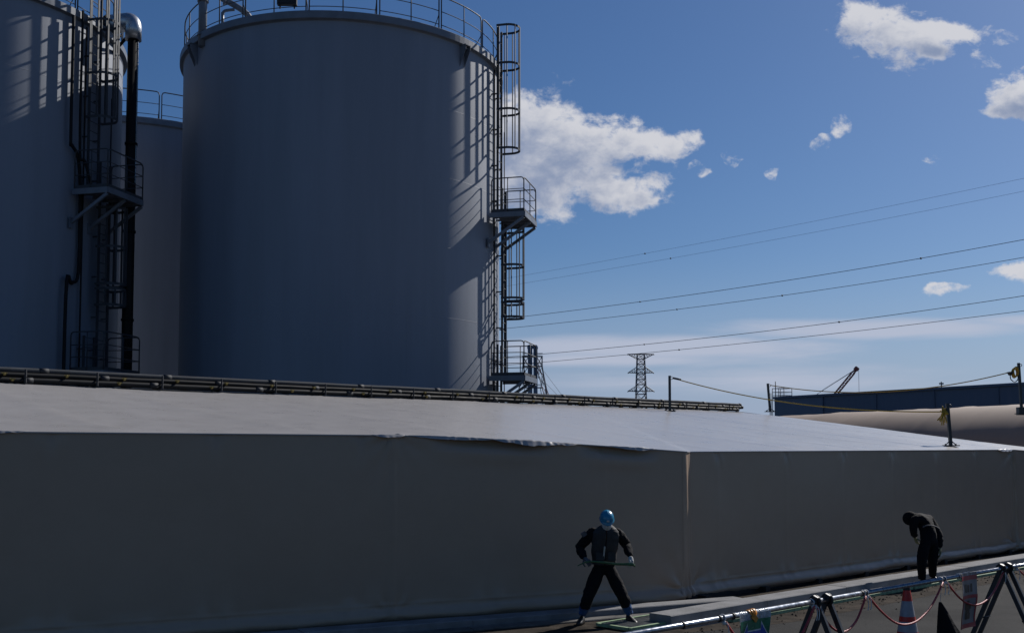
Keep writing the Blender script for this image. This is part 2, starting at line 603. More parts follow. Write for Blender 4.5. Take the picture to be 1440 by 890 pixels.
# road in front of the kerb, follows both walls
b.poly([W(60, 2.05, .004), W(-0.2, 2.05, .004), WL(0.6, 2.1, .004), WL(30, 2.1, .004), WL(30, 30, .004), W(60, 30, .004)][::-1])
tag(b.build('road', M['asphalt']), kind='structure')
b = MB()
b.poly([W(60, .0, .006), W(0, .0, .006), WL(0, 0, .006), WL(30, 0, .006), WL(30, 2.4, .006), WL(0.6, 2.4, .006), W(-0.3, 2.3, .006), W(60, 2.25, .006)])
o = b.build('pavement', M['dirt'])
tag(o, kind='structure')
if o.data.polygons[0].normal.z < 0: o.data.flip_normals()


def long_block(pts_n, z0, z1, t0, t1, step, f, gap=0.006, jit=0.004, mats=None, name='kerb'):
    bb = MB()
    t = t0
    while t < t1:
        e = min(t + step, t1)
        dz = random.uniform(-jit, jit)
        a = t + gap / 2
        c = e - gap / 2
        n0, n1 = pts_n
        ch = 0.012
        prof = [(n0, z0), (n0, z1 + dz), (n1 - ch, z1 + dz), (n1, z1 + dz - ch), (n1, z0)]
        A = [f(a, pn, pz) for pn, pz in prof]
        B_ = [f(c, pn, pz) for pn, pz in prof]
        k = len(prof)
        bb.add(A + B_, [(i, i + 1, k + i + 1, k + i) for i in range(k - 1)] + [tuple(range(k))[::-1], tuple(range(k, 2 * k))])
        t = e
    return bb


kb = long_block((0.95, 1.34), 0, 0.16, -2.15, 40, 2.4, W)
ob = kb.build('kerb', M['concrete'])
tag(ob, kind='structure')
kb = long_block((0.40, 0.74), 0, 0.12, -0.6, 22, 2.4, WL)
tag(kb.build('kerb', M['concrete']), kind='structure')
kb = long_block((1.343, 1.60), 0, 0.05, -2.15, 40, 1.2, W)
tag(kb.build('gutter', M['concrete']), kind='structure')
kb = long_block((0.743, 0.98), 0, 0.03, -0.5, 22, 1.2, WL)
tag(kb.build('gutter', M['concrete_dark']), kind='structure')

# --- the shelter
shelter = empty('tarpaulin_shelter', (0, 0, 0), 'long low shelter wrapped in taut beige tarpaulin in front of the grey tanks', 'shelter')


def ztop_left(t):
    if t >= 5.12: return 2.685
    k = t / 5.12
    return 2.459 + (2.685 - 2.459) * (1 - (1 - k) ** 1.35)


def ztop_right(t):
    return 2.459 + (2.54 - 2.459) * t / RLEN


def hem(z, s=1.0):
    """outward swell of the tucked-in bottom of the sheet"""
    z = 0.05 + (z - 0.05) * 1.45
    s *= 0.72
    if z > 0.46: return 0.0
    pts = [(0.46, 0.0), (0.38, 0.012), (0.335, -0.012), (0.29, 0.05), (0.22, 0.095), (0.15, 0.11), (0.10, 0.085), (0.06, 0.03)]
    for (za, a), (zb, c) in zip(pts, pts[1:]):
        if z >= zb:
            k = (za - z) / (za - zb)
            return s * (a + (c - a) * k)
    return s * 0.03


def seam_ripple(t, z, zt):
    o = 0.0
    k = round(t / 2.0)
    d = t - k * 2.0
    if k != 0:
        o += 0.005 * math.exp(-(d / 0.05) ** 2)
        # cloth drawn in at the clips on the eave and at the hem
        top, bot = zt - z, z - 0.3
        o -= 0.030 * math.exp(-(d / 0.10) ** 2 - (top / 0.12) ** 2)
        for q in (-1, 1):
            o += 0.011 * math.exp(-((d - q * (0.06 + 0.5 * top)) / (0.03 + 0.12 * top)) ** 2 - (top / 0.22) ** 2)
            o += 0.022 * math.exp(-((d - q * 0.16) / 0.09) ** 2 - (bot / 0.12) ** 2)
    return o


def folds(dt, dz, A=0.03, k=13, rad=0.5):
    r = math.hypot(dt, dz)
    a = math.atan2(abs(dz), max(1e-4, abs(dt)))
    return A * math.exp(-r / rad) * min(1, r / 0.12) * math.sin(a * k + 2 * noise.noise(Vector((r * 3, a * 2, 3))))


def wall(f, t0, t1, nt, ztf, hs=1.0, extra=None, seed=0.0, seams=True, fade0=True):
    zs_f = [1, .985, .965, .94, .91, .87, .82, .76, .70, .62, .54, .46, .38, .31, .25]
    low = [.46, .42, .38, .355, .335, .31, .285, .25, .22, .19, .16, .13, .10, .075, .05]
    bb = MB()
    rows = []
    for i in range(nt + 1):
        t = t0 + (t1 - t0) * i / nt
        zt = ztf(t)
        zz = [zt * k for k in zs_f if zt * k > 0.5] + low
        col = []
        hv = 0.75 + 0.5 * (0.5 + 0.5 * noise.noise(Vector((t * 0.9, seed, 1.0))))
        hz = 0.035 * noise.noise(Vector((t * 0.8, seed, 7.0)))
        fd = min(1.0, abs(t - t0) / 0.6) if fade0 else 1.0
        hv = 1 + (hv - 1) * fd
        hz *= fd
        for z in zz:
            k = fd * math.sin(math.pi * min(1, max(0, (z - 0.3) / (zt - 0.3))))
            nn = 0.030 * k * noise.noise(Vector((t * 0.35, z * 0.5, seed))) + 0.004 * k * fbm(t * 1.2, z * 1.0, seed + 9)
            nn += hem(z - hz, hs * hv) + fd * 0.022 * max(0.0, min(1.0, (0.42 - z) / 0.2)) * fbm(t * 1.7, z * 2.5, seed + 4, 3)
            if seams: nn += seam_ripple(t + seed, z, zt)
            if extra: nn += extra(t, z, zt)
            col.append(f(t, nn, z))
        rows.append(col)
    bb.grid(rows, smooth=True)
    return bb


def ex_left(t, z, zt):
    o = 0.0
    if t < 1.2: o += min(1, (t - 0.08) / 0.15) * folds(t + 0.02, z - 0.12, 0.05, 12, 0.45)
    # slack valance between the middle seam and the corner: the sheet falls inwards under the roof edge
    for (a, c, dep) in ((2.4, 4.6, 0.13), (0.5, 2.1, 0.10)):
        if a < t < c:
            k = math.sin(math.pi * (t - a) / (c - a))
            top = zt - z
            o -= dep * k * math.exp(-((top - 0.02) / 0.085) ** 2)
            o += 0.03 * k * math.exp(-((top - 0.20) / 0.05) ** 2)
    d = t - 5.12
    o += 0.022 * math.exp(-(d / 0.03) ** 2)
    if abs(d) < 0.9:
        o += folds(d, zt - z, 0.035, 11, 0.22)
        o += folds(d, z - 0.15, 0.02, 10, 0.3)
    return o


def setback(t):
    return -0.135 * math.exp(-(t / 2.5) ** 2)


def ex_right(t, z, zt):
    o = setback(t)
    q = RLEN - t
    if t < 1.0: o += min(1, (t - 0.28) / 0.15) * folds(t - 0.2, z - 0.2, 0.05, 9, 0.25)
    if q < 1.4:
        o += folds(q, z - 0.2, 0.05, 14, 0.4) + folds(q, zt - z, 0.055, 12, 0.35)
        o += 0.02 * math.exp(-((q - 0.12) / 0.035) ** 2)
    return o


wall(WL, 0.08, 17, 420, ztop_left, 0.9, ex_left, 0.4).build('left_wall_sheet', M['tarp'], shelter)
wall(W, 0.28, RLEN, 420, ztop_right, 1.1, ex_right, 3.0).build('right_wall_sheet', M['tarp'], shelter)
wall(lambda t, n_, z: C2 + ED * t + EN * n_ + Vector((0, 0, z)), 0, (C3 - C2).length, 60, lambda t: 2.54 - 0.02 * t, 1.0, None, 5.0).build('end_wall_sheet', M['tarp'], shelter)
for nm, msh in ():
    pass

# folded corner of the sheet, a loose pleat hanging down the corner
BIS = (LN + RN).normalized()
TAN = Vector((-BIS.y, BIS.x, 0))     # towards the right along the front


def pleat(c, zt, w0, w1, seed, lean=0.0, flip=1):
    bb = MB()
    rows = []
    N = 60
    for i in range(N + 1):
        k = i / N
        z = zt - 0.005 - (zt - 0.12) * k
        wob = 0.018 * noise.noise(Vector((seed, z * 1.5, 0))) + lean * k
        w = w0 + (w1 - w0) * k
        if k < 0.09: w *= 1.3
        if k > 0.80: w *= 1 + 2.3 * ((k - 0.80) / 0.2) ** 1.6
        bul = 0.055 + 0.02 * noise.noise(Vector((seed + 3, z * 2.3, 1))) + (0.09 * ((k - 0.8) / 0.2) ** 1.5 if k > 0.8 else 0)
        prof = [(-1.0, -0.02), (-0.8, 0.25), (-0.55, 0.30), (-0.35, 0.62), (-0.05, 0.82), (0.25, 1.0), (0.42, 0.80), (0.50, 0.30), (0.46, -0.05)]
        row = []
        for j, (a, c_) in enumerate(prof):
            rip = 0.010 * noise.noise(Vector((j * 0.9, z * 3.0, seed + 5)))
            row.append(c + TAN * flip * (a * w + wob) + BIS * (c_ * bul + rip) + Vector((0, 0, z)))
        rows.append(row)
    bb.grid(rows, smooth=True, flip=(flip < 0))
    return bb


def fix_normals(o, towards):
    me = o.data
    s = 0
    for p in me.polygons:
        s += p.normal.dot(towards) * p.area
    if s < 0: me.flip_normals()


b = MB()
rows = []
for i in range(70):
    k = i / 69
    z = 2.456 - (2.456 - 0.09) * k
    fl = max(0.0, (k - 0.78) / 0.22)
    a0 = WL(0.085 + 0.10 * fl ** 1.5, 0.004 + hem(z, 0.9), z)
    a3 = W(0.285, setback(0.285) + 0.004 + hem(z, 1.1), z)
    row = []
    for j in range(17):
        q = j / 16
        p = a0 + (a3 - a0) * q
        swell = (0.034 + 0.007 * noise.noise(Vector((z * 1.1, 2.0, 5.0)))) * math.sin(math.pi * min(1, q * 1.5)) if q < 0.667 else 0
        rip = 0.006 * noise.noise(Vector((q * 3.2 + z * 0.5, z * 1.8, 9.0))) * math.sin(math.pi * q)
        rip += 0.010 * math.sin(q * 9 + z * 3.0) * math.sin(math.pi * q) + 0.05 * fl * math.sin(q * 15 + z * 6) * math.sin(math.pi * q)
        row.append(p + BIS * (swell + rip) - TAN * 0.006 * math.sin(math.pi * q) * noise.noise(Vector((z * 2, 1, 1))))
    rows.append(row)
b.grid(rows, smooth=True)
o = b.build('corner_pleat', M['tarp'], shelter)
fix_normals(o, BIS)
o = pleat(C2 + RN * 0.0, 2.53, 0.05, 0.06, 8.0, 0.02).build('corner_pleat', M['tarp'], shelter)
fix_normals(o, BIS)
for o in list(shelter.children):
    if 'wall' in o.name: fix_normals(o, Vector((0.3, -1, 0)))

# black strip and blocks standing in for the shadow gap below the hem
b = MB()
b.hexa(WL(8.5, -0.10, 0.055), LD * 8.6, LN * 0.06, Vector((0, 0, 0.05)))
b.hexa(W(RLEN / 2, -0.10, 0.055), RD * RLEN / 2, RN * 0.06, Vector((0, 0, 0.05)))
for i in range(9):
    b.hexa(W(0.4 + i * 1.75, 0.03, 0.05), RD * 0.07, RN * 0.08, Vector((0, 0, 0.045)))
b.build('shadow_gap_strip', M['gap'], shelter)

# roof
PL = Vector((-14.4, 12.5, 3.60))
P0 = Vector((-8.9, 18.5, 3.65))
P1 = Vector((8.0, 37.0, 3.90))
QE = C3 + Vector((0, 0, 2.46))


def chain(pts, keys, u):
    for (a, ka), (c, kc) in zip(zip(pts, keys), zip(pts[1:], keys[1:])):
        if u <= kc + 1e-9:
            k = (u - ka) / (kc - ka)
            return a + (c - a) * k
    return pts[-1]


def eave(u):
    if u <= 0.56:
        t = 17 * (1 - u / 0.56)
        return WL(t, 0.02, ztop_left(t) + 0.004)
    if u <= 0.93:
        t = RLEN * (u - 0.56) / 0.37
        return W(t, 0.02 + setback(t) * min(1, t / 0.25), ztop_right(t) + 0.004)
    k = (u - 0.93) / 0.07
    t = (C3 - C2).length * k
    return C2 + ED * t + EN * 0.02 + Vector((0, 0, 2.544 - 0.03 * t))


def upper(u):
    return chain([PL, P0, P1, QE], [0, 0.16, 0.80, 1.0], u)


rows = []
NU, NV = 300, 44
for i in range(NU + 1):
    u = i / NU
    a, c = eave(u), upper(u)
    L = (c - a).length
    row = []
    for j in range(NV + 1):
        k = (j / NV) ** 1.35
        p = a + (c - a) * k
        fade = min(1, k * L / 0.6)
        ed = min(1.0, L / 3)
        z = 0.035 * ed * fade * noise.noise(Vector((p.x * 0.25, p.y * 0.25, 2)))
        z += 0.005 * ed * fade * fbm(p.x * 0.6, p.y * 0.6, 5)
        # purlins under the sheet
        along = (p - C1).dot(RD)
        dd = (along % 2.4) - 1.2
        z += 0.016 * ed * math.exp(-(dd / 0.10) ** 2) * fade
        # puckers at the middle seam and along the slack edge
        if u < 0.56:
            t = 17 * (1 - u / 0.56)
            kk = k * L
            z += 0.030 * math.exp(-((t - 5.12) / 0.12) ** 2 - (kk / 0.10) ** 2) * math.sin(t * 45)
            if 1.9 < t < 4.4:
                z += 0.016 * math.exp(-(kk / 0.14) ** 2) * noise.noise(Vector((t * 6, kk * 9, 4)))
        row.append(p + Vector((0, 0, z)))
    rows.append(row)
b = MB()
# rolled lip over the eave
lip = [r[0] + Vector((0, 0, -0.016)) for r in rows]
b.grid([[l, r[0]] for l, r in zip(lip, rows)], smooth=False)
b.grid(rows, smooth=True)
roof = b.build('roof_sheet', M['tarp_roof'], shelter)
fix_normals(roof, Vector((0, 0, 1)))
roof_bvh = BVHTree.FromPolygons([v.co.copy() for v in roof.data.vertices], [tuple(p.vertices) for p in roof.data.polygons])
# loose crumpled edge of the roof sheet hanging over the eave
def loose_edge(f, ztf, t0, t1, out, drop, seed, nt=90):
    bb = MB()
    rows = []
    for i in range(nt + 1):
        q = i / nt
        t = t0 + (t1 - t0) * q
        env = math.sin(math.pi * q) ** 0.7
        cr = 0.5 + 0.5 * noise.noise(Vector((t * 5.5, seed, 0)))
        cr2 = noise.noise(Vector((t * 14.0, seed, 3)))
        row = []
        for j in range(8):
            k = j / 7
            n_ = 0.021 + env * out * (k ** 0.8) * (0.55 + 0.7 * cr) + 0.012 * env * cr2 * k
            z = ztf(t) + 0.006 + env * (0.028 * math.sin(math.pi * min(1, k * 1.6)) * cr - drop * k ** 2 * (0.4 + cr)) + 0.008 * env * cr2 * math.sin(k * 5 + t * 9)
            row.append(f(t, n_, z))
        rows.append(row)
    bb.grid(rows, smooth=True)
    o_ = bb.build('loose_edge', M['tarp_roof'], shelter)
    fix_normals(o_, Vector((0.2, -0.6, 0.8)))


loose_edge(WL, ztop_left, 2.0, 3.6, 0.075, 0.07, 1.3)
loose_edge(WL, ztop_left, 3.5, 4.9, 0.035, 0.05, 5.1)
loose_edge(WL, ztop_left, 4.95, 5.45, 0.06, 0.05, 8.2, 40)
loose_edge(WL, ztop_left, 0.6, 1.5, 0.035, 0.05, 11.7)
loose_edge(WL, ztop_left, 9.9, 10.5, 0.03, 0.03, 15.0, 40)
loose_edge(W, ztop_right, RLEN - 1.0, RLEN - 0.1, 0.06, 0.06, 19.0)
# back of the shelter
b = MB()
rows = [[upper(i / 60), Vector((upper(i / 60).x, upper(i / 60).y, 0.0))] for i in range(61)]
b.grid(rows, smooth=False)
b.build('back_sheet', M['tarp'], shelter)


def on_roof(px, py):
    o_ = Vector((0, 0, CAMZ))
    d = (P(px, py, 10) - o_).normalized()
    h = roof_bvh.ray_cast(o_, d)
    return h[0]


# ------------------------------------------------------------------ pipes along the ridge
def ridge(s):
    """s from 0 at far left to 1 at the end of the ridge"""
    L1, L2 = (P0 - PL).length, (P1 - P0).length
    q = s * (L1 + L2)
    if q < L1: return PL + (P0 - PL) * (q / L1)
    return P0 + (P1 - P0) * ((q - L1) / L2)


RDIR = (P1 - P0).normalized()
RPER = Vector((RDIR.y, -RDIR.x, 0)).normalized()          # towards the camera
pipe_specs = [  # offset to the camera, height, radius, end, material, label
    (0.085, 0.062, 0.050, 0.985, 'black_pipe', 'black pipe lying nearest the camera at the foot of the ridge bundle'),
    (-0.03, 0.062, 0.050, 0.992, 'black_pipe', 'black pipe in the lower layer of the ridge bundle behind the nearest pipe'),
    (0.04, 0.155, 0.044, 0.997, 'black_pipe', 'black pipe with brass valves in the middle layer of the ridge bundle'),
    (-0.07, 0.155, 0.044, 0.999, 'black_pipe', 'black pipe at the back of the middle layer of the ridge bundle'),
    (-0.01, 0.243, 0.047, 0.996, 'grey_pipe', 'grey lagged pipe on top of the bundle along the shelter ridge'),
]
LTOT = (P0 - PL).length + (P1 - P0).length
for q, (off, hz, rad, end, mt, lab) in enumerate(pipe_specs):
    N = 150
    pts = []
    for i in range(N + 1):
        s = end * i / N
        p = ridge(s)
        w = 0.016 * noise.noise(Vector((s * 26, q * 3.1, 0)))
        pts.append(p + RPER * (off + w) + Vector((0, 0, hz + 0.010 * noise.noise(Vector((s * 30, q * 2.1, 4))))))
    root = empty('ridge_pipe', tuple(pts[0]), lab, 'pipe', 'pipes bundled along the shelter ridge')
    b = MB()
    b.tube(pts, rad, 10)
    b.build('pipe_run', M[mt], root)
    # couplings
    for s in list(range(6 + q * 3, N - 2, 11)):
        b = MB()
        b.tube([pts[s], pts[s] + (pts[s + 1] - pts[s]).normalized() * 0.16], rad + 0.008, 10)
        b.build('coupling', M['dark_steel'], root)
    b = MB()
    b.tube([pts[-1] - RDIR * 0.08, pts[-1] + RDIR * 0.02], rad + 0.012, 10)
    b.build('end_cap', M['dark_steel'], root)
    if q in (2, 0):
        step = 5 if q == 2 else 9
        for s in range(2, N - 1, step):
            p = pts[s] + RPER * (rad + 0.03) + Vector((0, 0, 0.0))
            b = MB()
            b.tube([p - RPER * 0.05, p + RPER * 0.03], 0.018, 8)
            b.lathe(p + Vector((0, 0, -0.0)), [(0.0, -0.026), (0.02, -0.018), (0.026, 0), (0.02, 0.018), (0, 0.026)], 10)
            b.bar(p + Vector((0, 0, 0.02)) - RDIR * 0.05, p + Vector((0, 0, 0.02)) + RDIR * 0.05, 0.012, 0.02)
            b.build('valve', M['brass'], root)
    if q == 0:
        for s in range(3, N - 1, 6):
            p = ridge(end * s / N)
            b = MB()
            for o_ in (-0.16, 0.18):
                b.bar(p + RPER * o_ + Vector((0, 0, 0.0)), p + RPER * o_ + Vector((0, 0, 0.25)), 0.03, 0.03)
            b.bar(p + RPER * -0.18 + Vector((0, 0, 0.110)), p + RPER * 0.2 + Vector((0, 0, 0.110)), 0.03, 0.016)
            b.bar(p + RPER * -0.18 + Vector((0, 0, 0.007)), p + RPER * 0.2 + Vector((0, 0, 0.007)), 0.05, 0.012)
            b.build('pipe_bracket', M['dark_steel'], root)


# ------------------------------------------------------------------ posts and ropes
def post(base, h, label, tilt=0.0, clamp=False):
    root = empty('rope_post', tuple(base), label, 'post', 'dark posts carrying the yellow rope')
    b = MB()
    top = base + Vector((tilt, 0, h))
    b.bar(base, top, 0.07, 0.07)
    b.build('shaft', M['post'], root)
    b = MB()
    b.hexa(base + Vector((0, 0, 0.012)), (0.17, 0, 0), (0, 0.12, 0), (0, 0, 0.012))
    for q in (-1, 1):
        b.lathe(base + Vector((q * 0.12, 0, 0.024)), [(0.022, 0), (0.022, 0.03), (0, 0.03)], 6, smooth=False)
        b.bar(base + Vector((q * 0.12, 0, 0.03)), base + Vector((q * 0.02, 0, 0.12)), 0.02, 0.02)
    if clamp:
        b.hexa(base + Vector((0, 0, 0.09)), (0.13, 0, 0), (0, 0.10, 0), (0, 0, 0.12))
    b.build('base_plate', M['post'], root)
    b = MB()
    ring = [top + Vector((0.06 + 0.04 * math.cos(a), 0, -0.07 + 0.04 * math.sin(a))) for a in [2 * math.pi * k / 14 for k in range(14)]]
    b.tube(ring, 0.010, 6, closed=True)
    b.build('eye_ring', M['post'], root)
    return top


bA = on_roof(942, 578) or P(942, 578, 30)
tA = post(bA, 50 / F * bA.y, 'dark square post on the beige roof beside the end of the pipe bundle')
bB = P(1083, 579, 37.0)
tB = post(bB, 40 / F * 37.0, 'dark post at the far tip of the beige roof near the blue building', -0.07)
bC = on_roof(1337, 627) or P(1337, 627, 24.5)
tC = post(bC, 60 / F * bC.y, 'dark post near the front eave with a tied yellow rope end', -0.06)
bD = P(1437, 582, 33.0)
tD = post(bD, 72 / F * 33.0, 'tall dark post by the brown tarpaulin tunnel with rope coils at its top', -0.06, True)
print('posts', bA, bB, bC, bD)


def rope(name, a, c, sag, rad, m, label, extra=None):
    root = empty(name, tuple(a), label, 'rope', 'yellow ropes between the posts')
    b = MB()
    pts = [a + (c - a) * k + Vector((0, 0, -4 * sag * k * (1 - k))) for k in [i / 40 for i in range(41)]]
    b.tube(pts, rad, 6)
    b.build('rope_line', m, root)
    return root


hA = tA + Vector((0.10, 0, -0.07))
hC = tC + Vector((-0.02, -0.02, -0.20))
ro = rope('yellow_rope', hA, hC, 0.28, 0.016, M['rope_y'], 'yellow rope running down to the post near the front eave')
b = MB()
b.tube([hA + (hC - hA) * 0.001, hA + (hC - hA) * 0.035 + Vector((0, 0, -.02))], 0.03, 8)
b.build('tensioner', M['post'], ro)
b = MB()
for k in range(9):
    q = [hC + Vector((random.uniform(-.14, .02), random.uniform(-.05, .05), random.uniform(-.1, .1))) for _ in range(3)] + \
        [hC + Vector((random.uniform(-.22, .0), random.uniform(-.05, .05), random.uniform(-.32, -.1)))]
    b.tube(catmull(q, 5), 0.014, 5)
b.build('knot', M['rope_y'], ro)
hB = tB + Vector((0.08, 0, -0.06))
hD = tD + Vector((-0.28, -0.02, -0.29))
ro = rope('yellow_rope', hB, hD, 0.42, 0.017, M['rope_y'], 'yellow rope sagging in front of the blue building wall')
b = MB()
b.tube([hD, tD + Vector((-0.03, -0.03, -0.15))], 0.012, 6)
for k in range(4):
    c = tD + Vector((-0.10 - 0.01 * k, -0.05 + 0.02 * k, -0.27 - 0.015 * k))
    b.tube([c + Vector((0.075 * math.cos(a), 0.01 * k, 0.15 * math.sin(a))) for a in [2 * math.pi * i / 18 for i in range(18)]], 0.014, 6, closed=True)
b.build('rope_coil', M['rope_y'], ro)
b = MB()
b.lathe(hD + Vector((0, 0, -0.05)), [(0.0, -0.06), (0.05, -0.04), (0.07, 0.0), (0.1, 0.05), (0.0, 0.07)], 12)
b.tube(catmull([hD + Vector((0, 0, -.08)), hD + Vector((0.02, 0, -.22)), hD + Vector((0.14, 0, -.30)), hD + Vector((0.24, 0, -.2)), tD + Vector((-.05, 0, -.25))], 6), 0.015, 6)
b.build('strap_loop', M['post'], ro)


# ------------------------------------------------------------------ tanks
def ring_pts(c, r, z, a0=0.0, a1=2 * math.pi, nseg=96):
    return [Vector((c[0] + r * math.sin(a), c[1] - r * math.cos(a), z)) for a in [a0 + (a1 - a0) * i / nseg for i in range(nseg + 1)]]


def tank(c, Rr, zt, label, phi=None, rail_from=0.0, equip=True):
    root = empty('storage_tank', (c[0], c[1], 0), label, 'tank', 'grey cylindrical water tanks')
    b = MB()
    seg = 160
    prof = [(Rr, 0.0), (Rr, zt * 0.25), (Rr, zt * 0.5), (Rr, zt * 0.75), (Rr, zt - 0.24)]
    rows = []
    for (r, z) in prof:
        rows.append(ring_pts(c, r, z, 0, 2 * math.pi, seg))
    b.grid(rows, smooth=True)

    def uvf(v):
        a = math.atan2(v.x - c[0], -(v.y - c[1])) % (2 * math.pi)
        return (a * Rr, v.z)
    sh = b.build('shell', M['tank'], root, uvf)
    # seam where the angle wraps
    fix_normals_radial(sh)
    b = MB()
    fl = Rr + 0.13
    prof = [(Rr - 0.02, zt - 0.30), (Rr + 0.02, zt - 0.26), (fl - 0.02, zt - 0.245), (fl, zt - 0.235), (fl, zt - 0.02), (fl - 0.02, zt), (fl - 0.25, zt + 0.0)]
    b.grid([ring_pts(c, r, z, 0, 2 * math.pi, seg) for r, z in prof], smooth=False)
    for f in range(len(b.sm)): b.sm[f] = False
    b.build('rim_band', M['tank_trim'], root)
    b = MB()
    b.grid([ring_pts(c, r, z, 0, 2 * math.pi, 64) for r, z in [(fl - 0.25, zt), (Rr * 0.6, zt + 0.35), (0.02, zt + 0.6)]], smooth=True)
    b.build('roof_deck', M['tank_trim'], root)
    # railing: panels of three rails with rounded ends, double posts between the panels
    npan = 16
    rr = Rr - 0.02
    for k in range(npan):
        a0 = rail_from + 2 * math.pi * k / npan + 0.009
        a1 = rail_from + 2 * math.pi * (k + 1) / npan - 0.009
        if phi is not None:
            am = (a0 + a1) / 2
            if abs(((am - phi + math.pi) % (2 * math.pi)) - math.pi) < 0.05: pass
        b = MB()
        H = 1.12
        arc = ring_pts(c, rr, zt + H, a0 + 0.02, a1 - 0.02, 8)
        s0 = ring_pts(c, rr, zt, a0, a0, 1)[0]
        s1 = ring_pts(c, rr, zt, a1, a1, 1)[0]
        path = [s0, s0 + Vector((0, 0, H - 0.12)), s0 + Vector((0, 0, H - 0.03)) + (arc[0] - s0 - Vector((0, 0, H))) * 0.35] + arc + \
               [s1 + Vector((0, 0, H - 0.03)) + (arc[-1] - s1 - Vector((0, 0, H))) * 0.35, s1 + Vector((0, 0, H - 0.12)), s1]
        b.tube(path, 0.022, 6)
        for hh in (0.18, 0.62):
            b.tube(ring_pts(c, rr, zt + hh, a0, a1, 8), 0.014, 5)
        m0 = ring_pts(c, rr, zt, (a0 + a1) / 2, 0, 1)[0]
        b.tube([m0, m0 + Vector((0, 0, H))], 0.020, 6)
        # stays down to the deck
        inn = ring_pts(c, rr - 0.32, zt + 0.02, a1, 0, 1)[0]
        b.tube([s1 + Vector((0, 0, 0.5)), inn], 0.014, 5)
        b.build('guard_rail', M['rail'], root)
    return root


def fix_normals_radial(o):
    me = o.data
    s = sum(p.normal.dot(Vector((p.center.x, p.center.y, 0))) for p in me.polygons)
    if s < 0: me.flip_normals()


